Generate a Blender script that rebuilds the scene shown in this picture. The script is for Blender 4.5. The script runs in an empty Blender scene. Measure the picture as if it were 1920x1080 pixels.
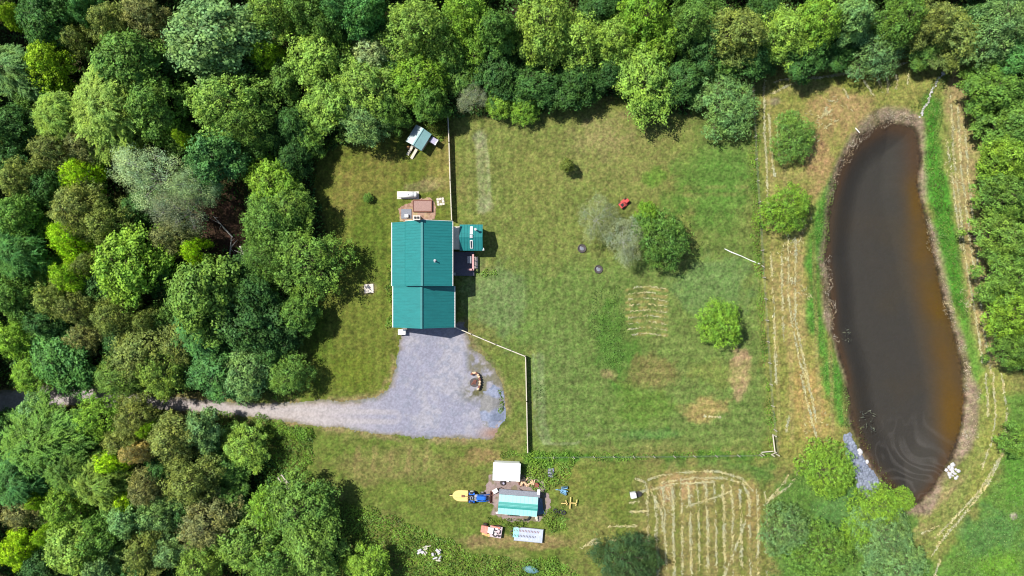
import bpy, bmesh, math, random
import numpy as np
from mathutils import Vector, Matrix
R = math.radians
SC = bpy.context.scene
COL = SC.collection

# ------------------------------------------------------------------ camera, sky, sun, exposure
H = 110.0
cam = bpy.data.cameras.new('camera'); camo = bpy.data.objects.new('camera', cam); COL.objects.link(camo)
camo.location = (0, 0, H); camo.rotation_euler = (0, 0, 0)
cam.sensor_width = 36; cam.lens = 36 * H / 160.0; cam.clip_end = 6000; cam.clip_start = 1
SC.camera = camo
SUN_EL = 56.0; SUN_AZ = math.atan2(-2, 1)
w = bpy.data.worlds.new('World'); SC.world = w; w.use_nodes = True
nt = w.node_tree; bg = nt.nodes['Background']
sky = nt.nodes.new('ShaderNodeTexSky'); sky.sky_type = 'NISHITA'; sky.sun_disc = False
sky.sun_elevation = R(SUN_EL); sky.sun_rotation = SUN_AZ
nt.links.new(sky.outputs[0], bg.inputs[0]); bg.inputs[1].default_value = 0.088
sl = bpy.data.lights.new('sun', 'SUN'); sl.energy = 5.0; sl.angle = R(0.5); sl.color = (1.0, 0.955, 0.87)
so = bpy.data.objects.new('sun', sl); COL.objects.link(so); so.location = (-60, 30, 90)
ch = math.cos(R(SUN_EL))
sd = Vector((2 / math.sqrt(5) * ch, -1 / math.sqrt(5) * ch, -math.sin(R(SUN_EL))))
so.rotation_euler = sd.to_track_quat('-Z', 'Y').to_euler()
SC.view_settings.view_transform = 'Standard'; SC.view_settings.look = 'None'
SC.view_settings.exposure = 0.63; SC.view_settings.gamma = 1.0
SC.cycles.filter_width = 1.15; SC.cycles.max_bounces = 6; SC.cycles.diffuse_bounces = 3; SC.cycles.transmission_bounces = 4
SC.cycles.transparent_max_bounces = 8
K = 2.25     # picture value of a sunlit surface / its base colour

def W(px, py, z=0.0):
    s = (1 - z / H) / 12.0
    return ((px - 960) * s, (540 - py) * s, z)
def lin(c):
    c = np.asarray(c, float) / 255.0
    return np.where(c <= 0.04045, c / 12.92, ((c + 0.055) / 1.055) ** 2.4)
def alb(r, g, b):
    v = lin((r, g, b)) / K
    return (float(v[0]), float(v[1]), float(v[2]))

# ------------------------------------------------------------------ materials
def newmat(name):
    m = bpy.data.materials.new(name); m.use_nodes = True
    return m, m.node_tree, m.node_tree.nodes['Principled BSDF']
def mat(name, c, rough=0.7, metal=0.0, var=0.25, scale=3.0, c2=None, bump=0.0, spec=0.5, stretch=None):
    m, t, p = newmat(name)
    p.inputs['Roughness'].default_value = rough; p.inputs['Metallic'].default_value = metal
    p.inputs['Specular IOR Level'].default_value = spec
    tc = t.nodes.new('ShaderNodeTexCoord'); n = t.nodes.new('ShaderNodeTexNoise')
    n.inputs['Scale'].default_value = scale; n.inputs['Detail'].default_value = 6; n.inputs['Roughness'].default_value = 0.7
    src = tc.outputs['Object']
    if stretch:
        mp = t.nodes.new('ShaderNodeMapping'); mp.inputs['Scale'].default_value = stretch
        t.links.new(src, mp.inputs[0]); src = mp.outputs[0]
    t.links.new(src, n.inputs['Vector'])
    r = t.nodes.new('ShaderNodeValToRGB'); r.color_ramp.elements[0].position = 0.3; r.color_ramp.elements[1].position = 0.7
    a = [x * (1 - var) for x in c]; b = [min(1, x * (1 + var)) for x in c] if c2 is None else list(c2)
    r.color_ramp.elements[0].color = (*a, 1); r.color_ramp.elements[1].color = (*b, 1)
    t.links.new(n.outputs['Fac'], r.inputs[0]); t.links.new(r.outputs[0], p.inputs['Base Color'])
    if bump:
        bn = t.nodes.new('ShaderNodeBump'); bn.inputs['Strength'].default_value = bump; bn.inputs['Distance'].default_value = 0.05
        t.links.new(n.outputs['Fac'], bn.inputs['Height']); t.links.new(bn.outputs[0], p.inputs['Normal'])
    return m
def leafmat(name, use_obj=True, c=(0.05, 0.1, 0.02), transl=0.24, spec=0.12, rough=0.5, vary=0.66):
    m, t, p = newmat(name); L = t.links
    at = t.nodes.new('ShaderNodeAttribute'); at.attribute_name = 'v'
    if use_obj:
        oi = t.nodes.new('ShaderNodeObjectInfo'); src = oi.outputs['Color']
    else:
        rg = t.nodes.new('ShaderNodeRGB'); rg.outputs[0].default_value = (*c, 1); src = rg.outputs[0]
    # brightness per leaf
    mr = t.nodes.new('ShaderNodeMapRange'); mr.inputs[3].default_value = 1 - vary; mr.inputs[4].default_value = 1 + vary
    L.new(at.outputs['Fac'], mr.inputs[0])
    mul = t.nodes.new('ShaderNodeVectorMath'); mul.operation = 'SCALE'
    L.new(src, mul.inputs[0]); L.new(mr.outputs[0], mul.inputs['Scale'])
    # hue drift by patch within a crown
    tc = t.nodes.new('ShaderNodeTexCoord'); n = t.nodes.new('ShaderNodeTexNoise'); n.inputs['Scale'].default_value = 0.55
    n.inputs['Detail'].default_value = 3
    L.new(tc.outputs['Object'], n.inputs['Vector'])
    mx = t.nodes.new('ShaderNodeMix'); mx.data_type = 'RGBA'; mx.blend_type = 'MULTIPLY'
    rr = t.nodes.new('ShaderNodeValToRGB'); rr.color_ramp.elements[0].position = 0.35; rr.color_ramp.elements[1].position = 0.65
    rr.color_ramp.elements[0].color = (0.86, 0.97, 1.15, 1); rr.color_ramp.elements[1].color = (1.10, 1.04, 0.85, 1)
    L.new(n.outputs['Fac'], rr.inputs[0]); mx.inputs[0].default_value = 1.0
    L.new(mul.outputs[0], mx.inputs[6]); L.new(rr.outputs[0], mx.inputs[7])
    L.new(mx.outputs[2], p.inputs['Base Color']); p.inputs['Roughness'].default_value = rough
    p.inputs['Specular IOR Level'].default_value = spec
    tr = t.nodes.new('ShaderNodeBsdfTranslucent'); L.new(mx.outputs[2], tr.inputs[0])
    ms = t.nodes.new('ShaderNodeMixShader'); ms.inputs[0].default_value = transl
    L.new(p.outputs[0], ms.inputs[1]); L.new(tr.outputs[0], ms.inputs[2])
    L.new(ms.outputs[0], t.nodes['Material Output'].inputs[0])
    return m
def vcolmat(name, fine=9.0, amp=0.35, rough=0.95, bump=0.4, attr='col'):
    m, t, p = newmat(name); L = t.links
    at = t.nodes.new('ShaderNodeAttribute'); at.attribute_name = attr
    tc = t.nodes.new('ShaderNodeTexCoord'); n = t.nodes.new('ShaderNodeTexNoise')
    n.inputs['Scale'].default_value = fine; n.inputs['Detail'].default_value = 4; n.inputs['Roughness'].default_value = 0.7
    L.new(tc.outputs['Object'], n.inputs['Vector'])
    mr = t.nodes.new('ShaderNodeMapRange'); mr.inputs[1].default_value = 0.3; mr.inputs[2].default_value = 0.7
    mr.inputs[3].default_value = 1 - amp; mr.inputs[4].default_value = 1 + amp
    L.new(n.outputs['Fac'], mr.inputs[0])
    mul = t.nodes.new('ShaderNodeVectorMath'); mul.operation = 'SCALE'
    L.new(at.outputs['Color'], mul.inputs[0]); mg = t.nodes.new('ShaderNodeMix'); mg.data_type = 'FLOAT'; mg.inputs[2].default_value = 1.0; L.new(at.outputs['Alpha'], mg.inputs[0]); L.new(mr.outputs[0], mg.inputs[3])
    L.new(mg.outputs[0], mul.inputs['Scale'])
    L.new(mul.outputs[0], p.inputs['Base Color']); p.inputs['Roughness'].default_value = rough
    p.inputs['Specular IOR Level'].default_value = 0.15
    b = t.nodes.new('ShaderNodeBump'); b.inputs['Strength'].default_value = bump; b.inputs['Distance'].default_value = 0.08
    L.new(n.outputs['Fac'], b.inputs['Height']); L.new(b.outputs[0], p.inputs['Normal'])
    return m

M = {}
M['leaf'] = leafmat('leaf'); M['needle'] = leafmat('fine_leaf', transl=0.2)
M['bark'] = mat('bark', (0.10, 0.075, 0.05), 0.9, scale=6)
M['pale_bark'] = mat('pale_bark', (0.42, 0.41, 0.38), 0.85, scale=6)
M['roof'] = mat('green_metal_roof', alb(46, 160, 160), 0.45, 0.0, 0.13, 1.1, spec=0.5, stretch=(.22, 2.4, 1))
M['white'] = mat('white_paint', (0.78, 0.78, 0.76), 0.5, var=0.05)
M['white_roof'] = mat('white_metal_roof', (0.62, 0.66, 0.66), 0.4, var=0.08, scale=1.5)
M['siding'] = mat('cream_siding', (0.55, 0.52, 0.44), 0.7, var=0.08)
M['trim'] = mat('trim', (0.7, 0.7, 0.68), 0.5, var=0.05)
M['glass'] = mat('window_glass', (0.03, 0.04, 0.05), 0.08, var=0.1)
M['dark'] = mat('black_rubber', (0.02, 0.02, 0.02), 0.8)
M['dkmetal'] = mat('dark_metal', (0.06, 0.05, 0.05), 0.6, 0.3, scale=8)
M['grey'] = mat('grey_metal', (0.32, 0.33, 0.35), 0.5, 0.4, scale=4)
M['brick'] = mat('brick', (0.35, 0.19, 0.15), 0.9, scale=12)
M['stone'] = mat('stone', (0.42, 0.40, 0.39), 0.9, scale=5, bump=0.5)
M['whstone'] = mat('white_stone', (0.42, 0.41, 0.42), 0.9, var=0.2, scale=3, bump=0.5)
M['concrete'] = mat('concrete', (0.50, 0.45, 0.40), 0.9, scale=5, var=0.15)
M['wood'] = mat('weathered_wood', (0.42, 0.37, 0.33), 0.85, scale=4, stretch=(1, 8, 1))
M['palewood'] = mat('pale_wood', (0.48, 0.44, 0.36), 0.8, scale=4, var=0.15)
M['pinkwood'] = mat('red_stained_wood', (0.5, 0.27, 0.26), 0.8, scale=4, var=0.15)
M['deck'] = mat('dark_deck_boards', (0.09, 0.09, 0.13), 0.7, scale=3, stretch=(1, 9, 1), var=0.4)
M['blue'] = mat('blue_paint', (0.01, 0.11, 0.48), 0.4, var=0.2)
M['ltblue'] = mat('light_blue_paint', (0.16, 0.33, 0.5), 0.5, var=0.35, scale=5)
M['red'] = mat('red_paint', (0.42, 0.05, 0.045), 0.5, var=0.25, scale=6)
M['fadedred'] = mat('faded_red_paint', (0.55, 0.20, 0.15), 0.7, var=0.35, scale=5)
M['pinkmetal'] = mat('oxidised_deck_metal', (0.45, 0.36, 0.38), 0.7, var=0.4, scale=9)
M['orange'] = mat('orange_paint', (0.6, 0.33, 0.12), 0.7, var=0.3)
M['yellow'] = mat('pale_yellow_paint', (0.58, 0.43, 0.15), 0.6, var=0.12, scale=5)
M['rust'] = mat('rust', (0.17, 0.07, 0.05), 0.9, scale=9)
M['aqua'] = mat('aqua_sheet', (0.27, 0.58, 0.56), 0.45, var=0.07, scale=2)
M['teal'] = mat('teal_ridge', (0.04, 0.25, 0.22), 0.5, var=0.1)
M['shingle'] = mat('grey_shingle', (0.17, 0.18, 0.21), 0.9, scale=9, var=0.4)
M['coop_w'] = mat('pale_blue_metal', (0.38, 0.47, 0.48), 0.5, var=0.12, scale=2)
M['coop_e'] = mat('blue_green_metal', (0.2, 0.36, 0.36), 0.5, var=0.12, scale=2)
M['tarp'] = mat('navy_tarp', (0.03, 0.09, 0.2), 0.6, var=0.3, scale=2)
M['mulch'] = mat('brown_mulch', (0.27, 0.17, 0.15), 0.95, scale=10, bump=0.6)
M['log'] = mat('cut_log', (0.55, 0.38, 0.24), 0.9, scale=8, var=0.3)
M['purple'] = mat('purple_grey_wood', (0.3, 0.28, 0.38), 0.8, scale=6, var=0.3)
M['flatbed'] = mat('pale_blue_sheet', (0.38, 0.44, 0.58), 0.45, 0.2, var=0.15, scale=2.5, c2=(0.52, 0.54, 0.62))
M['boat'] = mat('blue_green_hull', (0.09, 0.19, 0.21), 0.6, var=0.25, scale=6)

# ------------------------------------------------------------------ object helpers
def tag(o, label=None, cat=None, group=None, kind=None):
    if label: o['label'] = label
    if cat: o['category'] = cat
    if group: o['group'] = group
    if kind: o['kind'] = kind
    return o
def empty(name, loc, rz=0, label=None, cat=None, group=None):
    o = bpy.data.objects.new(name, None); COL.objects.link(o); o.location = loc; o.rotation_euler = (0, 0, rz)
    o.empty_display_size = 0.2
    return tag(o, label, cat, group)
class MB:
    def __init__(s): s.bm = bmesh.new()
    def box(s, c, d, rz=0, rx=0, ry=0):
        m = Matrix.Translation(c) @ Matrix.Rotation(rz, 4, 'Z') @ Matrix.Rotation(ry, 4, 'Y') @ Matrix.Rotation(rx, 4, 'X') @ Matrix.Diagonal((d[0], d[1], d[2], 1))
        bmesh.ops.create_cube(s.bm, size=1, matrix=m); return s
    def cyl(s, c, r, h, axis='Z', seg=16, r2=None, rz=0):
        m = Matrix.Translation(c) @ Matrix.Rotation(rz, 4, 'Z')
        if axis == 'X': m = m @ Matrix.Rotation(math.pi / 2, 4, 'Y')
        if axis == 'Y': m = m @ Matrix.Rotation(math.pi / 2, 4, 'X')
        bmesh.ops.create_cone(s.bm, cap_ends=True, segments=seg, radius1=r, radius2=r if r2 is None else r2, depth=h, matrix=m); return s
    def ball(s, c, d, seg=12, rz=0):
        m = Matrix.Translation(c) @ Matrix.Rotation(rz, 4, 'Z') @ Matrix.Diagonal((d[0], d[1], d[2], 1))
        bmesh.ops.create_uvsphere(s.bm, u_segments=seg, v_segments=max(6, seg // 2), radius=0.5, matrix=m); return s
    def rod(s, a, b, r, r2=None, seg=6):
        a = Vector(a); b = Vector(b); d = b - a
        if d.length < 1e-4: return s
        m = Matrix.Translation((a + b) / 2) @ d.to_track_quat('Z', 'Y').to_matrix().to_4x4()
        bmesh.ops.create_cone(s.bm, cap_ends=True, segments=seg, radius1=r, radius2=r if r2 is None else r2, depth=d.length, matrix=m); return s
    def beam(s, a, b, wd, h):
        a = Vector(a); b = Vector(b); d = b - a; L = d.length
        q = d.to_track_quat('X', 'Z').to_matrix().to_4x4()
        m = Matrix.Translation((a + b) / 2) @ q @ Matrix.Diagonal((L, wd, h, 1))
        bmesh.ops.create_cube(s.bm, size=1, matrix=m); return s
    def extr(s, prof, y0, y1):            # closed profile in x,z pulled along y
        a = [s.bm.verts.new((x, y0, z)) for x, z in prof]; b = [s.bm.verts.new((x, y1, z)) for x, z in prof]
        s.bm.faces.new(a); s.bm.faces.new(b[::-1]); n = len(prof)
        for i in range(n): s.bm.faces.new((a[i], b[i], b[(i + 1) % n], a[(i + 1) % n]))
        return s
    def torus(s, c, Rr, r, seg=20, ms=6):
        vs = []
        for i in range(seg):
            a = 2 * math.pi * i / seg; row = []
            for j in range(ms):
                b = 2 * math.pi * j / ms; q = Rr + r * math.cos(b)
                row.append(s.bm.verts.new((c[0] + q * math.cos(a), c[1] + q * math.sin(a), c[2] + r * math.sin(b))))
            vs.append(row)
        for i in range(seg):
            for j in range(ms):
                s.bm.faces.new((vs[i][j], vs[(i + 1) % seg][j], vs[(i + 1) % seg][(j + 1) % ms], vs[i][(j + 1) % ms]))
        return s
    def build(s, name, m, parent=None, bevel=0, smooth=False):
        me = bpy.data.meshes.new(name); bmesh.ops.recalc_face_normals(s.bm, faces=s.bm.faces[:])
        s.bm.to_mesh(me); s.bm.free(); me.materials.append(m)
        if smooth: me.polygons.foreach_set('use_smooth', [True] * len(me.polygons))
        o = bpy.data.objects.new(name, me); COL.objects.link(o); o.parent = parent
        if bevel:
            b = o.modifiers.new('bevel', 'BEVEL'); b.width = bevel; b.segments = 2; b.limit_method = 'ANGLE'
        return o
def qmesh(name, V, F, m, v=None, col=None, parent=None, link=True):
    """mesh from numpy quads; v = per-face float, col = per-vertex colour"""
    me = bpy.data.meshes.new(name); nv = len(V); nf = len(F)
    me.vertices.add(nv); me.vertices.foreach_set('co', np.ascontiguousarray(V, np.float32).ravel())
    me.loops.add(nf * 4); me.loops.foreach_set('vertex_index', np.ascontiguousarray(F, np.int32).ravel())
    me.polygons.add(nf); me.polygons.foreach_set('loop_start', np.arange(0, nf * 4, 4, dtype=np.int32))
    me.polygons.foreach_set('loop_total', np.full(nf, 4, np.int32))
    if v is not None:
        a = me.attributes.new('v', 'FLOAT', 'FACE'); a.data.foreach_set('value', np.ascontiguousarray(v, np.float32))
    if col is not None:
        a = me.attributes.new('col', 'FLOAT_COLOR', 'POINT')
        c4 = np.ones((nv, 4), np.float32); c4[:, :col.shape[1]] = col; a.data.foreach_set('color', c4.ravel())
    me.update(calc_edges=True); me.materials.append(m)
    if not link: return me
    o = bpy.data.objects.new(name, me); COL.objects.link(o); o.parent = parent
    return o
def copy_tree(o, parent=None):
    c = o.copy(); COL.objects.link(c); c.parent = parent
    for k in list(o.children): copy_tree(k, c)
    return c

# ------------------------------------------------------------------ noise and zones
def vnoise(x, y, s, seed):
    a = seed * 1.37 + .4; ca, sa = math.cos(a), math.sin(a); x, y = (x * ca - y * sa) / s + seed * 3.1, (x * sa + y * ca) / s; xi = np.floor(x).astype(np.int64); yi = np.floor(y).astype(np.int64)
    fx = x - xi; fy = y - yi; fx = fx * fx * (3 - 2 * fx); fy = fy * fy * (3 - 2 * fy)
    def h(a, b):
        n = (a * 374761393 + b * 668265263 + seed * 974634777) & 0xffffffff
        n = ((n ^ (n >> 13)) * 1274126177) & 0xffffffff
        return ((n ^ (n >> 16)) & 0xffff) / 65535.0
    return (h(xi, yi) * (1 - fx) + h(xi + 1, yi) * fx) * (1 - fy) + (h(xi, yi + 1) * (1 - fx) + h(xi + 1, yi + 1) * fx) * fy
def fbm(x, y, s, seed, o=4):
    r = 0; a = 1; t = 0
    for i in range(o):
        r = r + a * vnoise(x, y, s / 2 ** i, seed + i * 17); t += a; a *= 0.6
    return r / t
def sdf(X, Y, poly):                       # px polygon -> signed metres, negative inside
    P = np.array([W(*p)[:2] for p in poly]); d = np.full(X.shape, 1e18); ins = np.zeros(X.shape, bool)
    for i in range(len(P)):
        a = P[i]; b = P[(i + 1) % len(P)]; e = b - a; wx = X - a[0]; wy = Y - a[1]
        t = np.clip((wx * e[0] + wy * e[1]) / (e @ e + 1e-12), 0, 1)
        d = np.minimum(d, (wx - e[0] * t) ** 2 + (wy - e[1] * t) ** 2)
        c = ((a[1] > Y) != (b[1] > Y)) & (X < (b[0] - a[0]) * (Y - a[1]) / (b[1] - a[1] + 1e-12) + a[0]); ins ^= c
    d = np.sqrt(d); return np.where(ins, -d, d)
def ldist(X, Y, line):
    P = np.array([W(*p)[:2] for p in line]); d = np.full(X.shape, 1e18)
    for a, b in zip(P[:-1], P[1:]):
        e = b - a; wx = X - a[0]; wy = Y - a[1]; t = np.clip((wx * e[0] + wy * e[1]) / (e @ e + 1e-12), 0, 1)
        d = np.minimum(d, (wx - e[0] * t) ** 2 + (wy - e[1] * t) ** 2)
    return np.sqrt(d)
def sm(a, b, x):
    t = np.clip((x - a) / (b - a), 0, 1); return t * t * (3 - 2 * t)

OPEN = [(600,292),(650,272),(700,262),(760,238),(800,215),(850,218),(930,222),(1000,225),(1050,195),(1090,178),(1150,185),(1250,215),(1290,215),
        (1330,150),(1370,120),(1450,105),(1560,110),(1700,95),(1840,80),(1835,150),(1850,300),(1870,500),(1890,640),(1930,720),(2100,740),
        (2100,1200),(640,1200),(640,1010),(600,930),(520,870),(490,800),(300,790),(300,735),(555,735),(560,640),(560,560),(630,545),(610,430),(590,340)]
POND = [(1640,242),(1668,228),(1690,232),(1715,240),(1724,262),(1727,300),(1722,350),(1732,390),(1742,430),(1755,490),(1770,560),(1784,600),(1796,650),(1805,690),(1810,750),
        (1803,810),(1785,855),(1768,890),(1745,925),(1725,940),(1707,950),(1690,940),(1665,905),(1645,880),(1622,840),(1605,800),(1596,750),(1590,700),
        (1578,660),(1565,620),(1563,580),(1560,530),(1553,480),(1556,430),(1562,380),(1573,330),(1590,290),(1612,262)]
BANK = [(1630,212),(1660,198),(1700,205),(1735,225),(1738,262),(1735,350),(1745,400),(1768,490),(1782,560),(1800,610),(1818,680),(1835,740),(1832,810),(1810,855),(1790,880),
        (1765,925),(1745,965),(1705,962),(1670,920),(1625,870),(1590,790),(1582,700),(1562,640),(1545,600),(1538,540),(1535,480),(1548,420),(1552,360),(1565,310),(1590,265),(1608,240)]
DRIVE = [(-120,700),(0,735),(60,728),(120,722),(180,726),(240,738),(300,742),(380,750),(450,755),(520,755),(600,752),(660,752),(700,748),(722,735),(738,705),(746,665),(750,625),(752,612),
         (800,606),(868,606),(878,625),(880,650),(905,668),(925,690),(938,715),(948,750),(947,785),(935,805),(925,822),(880,824),(800,822),(720,815),(650,805),(560,795),(480,784),
         (400,778),(320,770),(260,765),(200,765),(130,760),(60,768),(0,775),(-120,760)]

def density(X, Y, name): pass

def ground_colour(X, Y):
    n0 = fbm(X, Y, 14, 1); n1 = fbm(X, Y, 4.0, 2); n2 = fbm(X, Y, 1.3, 3, 3); n3 = vnoise(X, Y, 0.28, 4); n4 = fbm(X + 50, Y, 30, 5, 3)
    C = lambda r, g, b: lin((r, g, b)) / K
    def mixc(base, c, m): return base + (np.asarray(c) - base) * m[..., None]
    col = np.zeros(X.shape + (3,)) + C(128, 140, 66)
    col = mixc(col, C(94, 124, 44), sm(0.5, 0.72, n0)); col = mixc(col, C(146, 144, 82), sm(0.48, 0.75, n1) * 0.8)
    px = X * 12 + 960; py = 540 - Y * 12
    nz = (n1 - 0.5) * 5 + (n2 - 0.5) * 2.0
    def zone(poly, c, feather=1.5, amt=1.0, wob=1.0):
        nonlocal col
        d = sdf(X, Y, poly) + nz * wob; col = mixc(col, C(*c), (1 - sm(-feather, feather, d)) * amt)
    def blob(x, y, rx, ry, c, amt=0.8, rot=0):
        nonlocal col
        dx = (px - x); dy = (py - y); a = R(rot); u = (dx * math.cos(a) + dy * math.sin(a)) / rx; v = (-dx * math.sin(a) + dy * math.cos(a)) / ry
        q = np.sqrt(u * u + v * v) + (n1 - 0.5) * 1.2 + (n2 - 0.5) * 0.8
        col = mixc(col, C(*c), (1 - sm(0.55, 1.15, q)) * amt)
    def line(pts, wd, c, amt=0.7, gaps=True):
        nonlocal col
        d = ldist(X, Y, pts) + (n2 - 0.5) * 0.25
        g = sm(0.35, 0.6, n2) if gaps else 1.0
        col = mixc(col, C(*c), (1 - sm(wd * 0.4, wd, d)) * amt * g)
    # lawns and pasture
    zone([(570,250),(845,215),(850,620),(750,760),(560,760)], (120,132,54), 2)
    zone([(855,215),(1270,215),(1270,500),(870,520)], (136,146,76), 3)
    zone([(1280,220),(1420,150),(1430,500),(1290,520)], (120,144,70), 4)
    zone([(870,500),(1440,480),(1450,850),(1000,850),(985,660),(880,610)], (122,145,74), 3)
    blob(930,560,60,80, (138,158,104), .6); blob(900,505,30,30,(150,160,100),.5)
    blob(1150,300,160,70, (150,150,86), .5); blob(1140,250,60,50,(168,158,104),.55); blob(1000,330,60,90,(144,148,78),.45)
    blob(1330,360,90,80,(92,148,56),.5); blob(1230,330,30,20,(96,160,40),.5)
    blob(1340,540,90,60,(120,158,92),.6); blob(1160,640,50,100,(84,132,48),.75); blob(1040,700,50,150,(128,146,80),.5)
    blob(1210,590,45,60,(138,146,80),.4); blob(1225,700,60,35,(152,134,84),.6); blob(1385,695,20,48,(196,168,126),.95)
    blob(1325,768,45,28,(190,168,106),.8); blob(1200,770,60,50,(112,150,56),.6); blob(1140,700,18,12,(178,152,110),.6)
    blob(1210,815,80,14,(96,140,72),.6); blob(1350,700,60,30,(150,160,80),.5)
    blob(700,330,70,50,(142,136,70),.5); blob(655,700,50,50,(118,134,44),.6); blob(830,300,30,60,(160,148,84),.55); blob(640,370,30,60,(150,140,76),.5)
    blob(600,640,30,70,(98,128,38),.6); blob(700,450,40,80,(96,124,40),.5)
    zone([(590,800),(925,825),(985,840),(1000,870),(1200,870),(1200,1060),(1000,1040),(880,1030),(760,980),(640,940),(585,890)], (124,140,62), 2)
    blob(760,870,140,40,(146,142,82),.6); blob(905,855,40,24,(182,150,104),.65); blob(960,1015,120,16,(178,150,104),.7); blob(700,880,90,30,(150,142,84),.4)
    for i in range(5): line([(672 + i * 32, 840), (668 + i * 32, 880)], 0.6, (168, 150, 96), .5, False)
    blob(1070,900,40,50,(140,142,70),.6); blob(1110,1000,50,60,(158,150,88),.5)
    zone([(985,846),(1450,850),(1450,864),(985,868)], (92,140,48), .8)
    zone([(1250,862),(1450,862),(1470,900),(1420,930),(1400,890),(1250,880)], (104,138,64), 1)
    # right hand meadow
    zone([(1422,130),(1700,100),(1840,90),(1840,260),(1740,240),(1640,200),(1560,330),(1545,480),(1545,620),(1590,800),(1600,860),(1470,880),(1455,850),(1430,560)], (158,158,84), 1.5)
    blob(1570,160,120,30,(136,152,62),.6); blob(1590,200,60,40,(188,158,112),.7); blob(1545,230,40,50,(182,158,104),.7); blob(1510,165,60,14,(176,168,104),.5)
    blob(1535,310,30,60,(192,156,110),.75); blob(1500,330,60,12,(170,156,96),.5); blob(1450,190,14,10,(160,146,124),.7)
    blob(1490,560,40,120,(190,168,110),.7); blob(1520,760,44,90,(200,170,104),.75); blob(1460,700,20,140,(140,150,72),.5); blob(1480,830,60,30,(150,152,72),.5)
    zone([(1560,330),(1572,350),(1552,410),(1545,470),(1540,600),(1560,660),(1585,720),(1592,800),(1572,800),(1545,720),(1515,610),(1508,500),(1525,400)], (92,158,58), .8, .95, .5)
    # east bank and track
    zone([(1770,100),(1830,80),(1840,300),(1850,480),(1880,680),(1930,720),(1930,820),(1860,900),(1750,1080),(1690,1000),(1700,960),(1790,890),(1830,800),(1830,720),(1790,590),(1745,400),(1730,260)], (150,158,84), 1.5)
    zone([(1738,180),(1762,190),(1768,300),(1790,430),(1812,560),(1822,600),(1808,615),(1785,560),(1768,480),(1742,390),(1732,300),(1730,240)], (88,160,52), .8, .95, .5)
    zone([(1790,120),(1800,140),(1822,260),(1835,420),(1852,560),(1870,680),(1842,690),(1818,590),(1803,430),(1782,280),(1772,200)], (196,176,122), .9, .85, .6)
    zone([(1795,590),(1815,600),(1845,680),(1852,760),(1830,740),(1815,680)], (110,166,64), .8, .8, .5)
    zone([(1838,700),(1900,690),(1905,780),(1880,860),(1840,930),(1745,1060),(1725,1050),(1800,960),(1842,860),(1850,780)], (166,170,84), 1, .7)
    zone([(1880,740),(2100,700),(2100,1200),(1745,1200),(1748,1070),(1800,1000),(1860,910),(1890,830)], (112, 154, 66), .9, .95, .5)
    blob(1850,1000,70,60,(98,146,82),.6); blob(1900,900,30,60,(104,168,58),.5); blob(1900,968,8,8,(206,196,170),.9); blob(1880,1060,60,30,(124,180,50),.6)
    blob(1720,1000,30,16,(180,168,108),.6,-40); blob(1770,930,60,14,(186,166,116),.7,-45)
    zone([(1440,900),(1500,870),(1540,850),(1600,870),(1640,930),(1700,950),(1745,1060),(1745,1200),(1440,1200),(1436,960)], (108,148,66), 1.0)
    blob(1600,970,70,60,(100,150,84),.6)
    # hay field bottom
    zone([(1205,890),(1290,878),(1400,890),(1425,920),(1440,960),(1445,1200),(1180,1200),(1165,1040),(1195,960)], (156,148,88), 2.2, .9, 1.6)
    blob(1290,905,80,22,(200,168,118),.6); blob(1260,920,50,30,(206,172,124),.6); blob(1400,950,30,60,(174,152,96),.6)
    blob(1120,905,40,40,(128,144,66),.6); blob(1160,940,30,20,(136,140,66),.5)
    # mown ovals in the pasture
    line([(898,255),(906,380)], .95, (160,166,122), .55, False); line([(890,258),(898,250),(906,256),(914,300),(918,378),(910,394),(900,392)], .5, (170,176,134), .5, False)
    blob(908,384,15,18,(172,176,132),.6); blob(898,262,13,22,(164,170,126),.45)
    line([(1012,668),(1016,790),(1026,826)], .9, (150,164,114), .6, False); line([(1000,665),(1004,800),(1020,832),(1080,832),(1104,815)], .35, (164,174,126), .6)
    for i, yy in enumerate((352, 366, 842)): line([(1285, yy), (1400, yy - 2)], .5, (146, 150, 86), .5)
    for i in range(8): line([(1175, 544 + i * 12), (1215, 541 + i * 12), (1250, 545 + i * 12)], .4, (176, 164, 100), .7)
    # strips left by the mower
    wav = np.sin(px / 6.5 + n1 * 2.0) ; mk = (1 - sm(-1, 1, sdf(X, Y, [(1205,900),(1430,900),(1445,1200),(1190,1200)])))
    col = mixc(col, C(128,136,64), sm(0.1, .9, wav) * mk * .75)
    wav = np.sin((px - py * 0.03) / 4.0 + n1); mk = (1 - sm(-1, 1, sdf(X, Y, [(1425,160),(1440,150),(1540,500),(1590,800),(1460,840)])))
    col = mixc(col, C(178,166,104), sm(0.2, .9, wav) * mk * .6)
    wav = np.sin(px / 2.9 + n0 * 3); mk = (1 - sm(-2, 2, sdf(X, Y, [(600,280),(840,240),(845,620),(740,740),(570,740)])))
    col = col * (1 + 0.10 * (wav * mk)[..., None])
    wav = np.sin((py + px * 0.05) / 3.1 + n0 * 3); mk = (1 - sm(-2, 2, sdf(X, Y, [(1010,720),(1440,560),(1450,850),(1000,850)])))
    col = col * (1 + 0.10 * (wav * mk)[..., None])
    wav = np.sin(px / 2.7 + fbm(X, Y, 9, 12) * 5); mk = (1 - sm(-2, 3, sdf(X, Y, [(860,225),(1090,220),(1100,840),(1000,840),(985,660),(860,600)])))
    col = col * (1 + 0.09 * (wav * mk)[..., None])
    wav = np.sin((py - px * .03) / 5.5 + fbm(X, Y, 12, 13) * 4); mk = (1 - sm(-2, 3, sdf(X, Y, [(1250,240),(1410,200),(1430,520),(1260,540)])))
    col = col * (1 + 0.10 * (wav * mk)[..., None])
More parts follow.
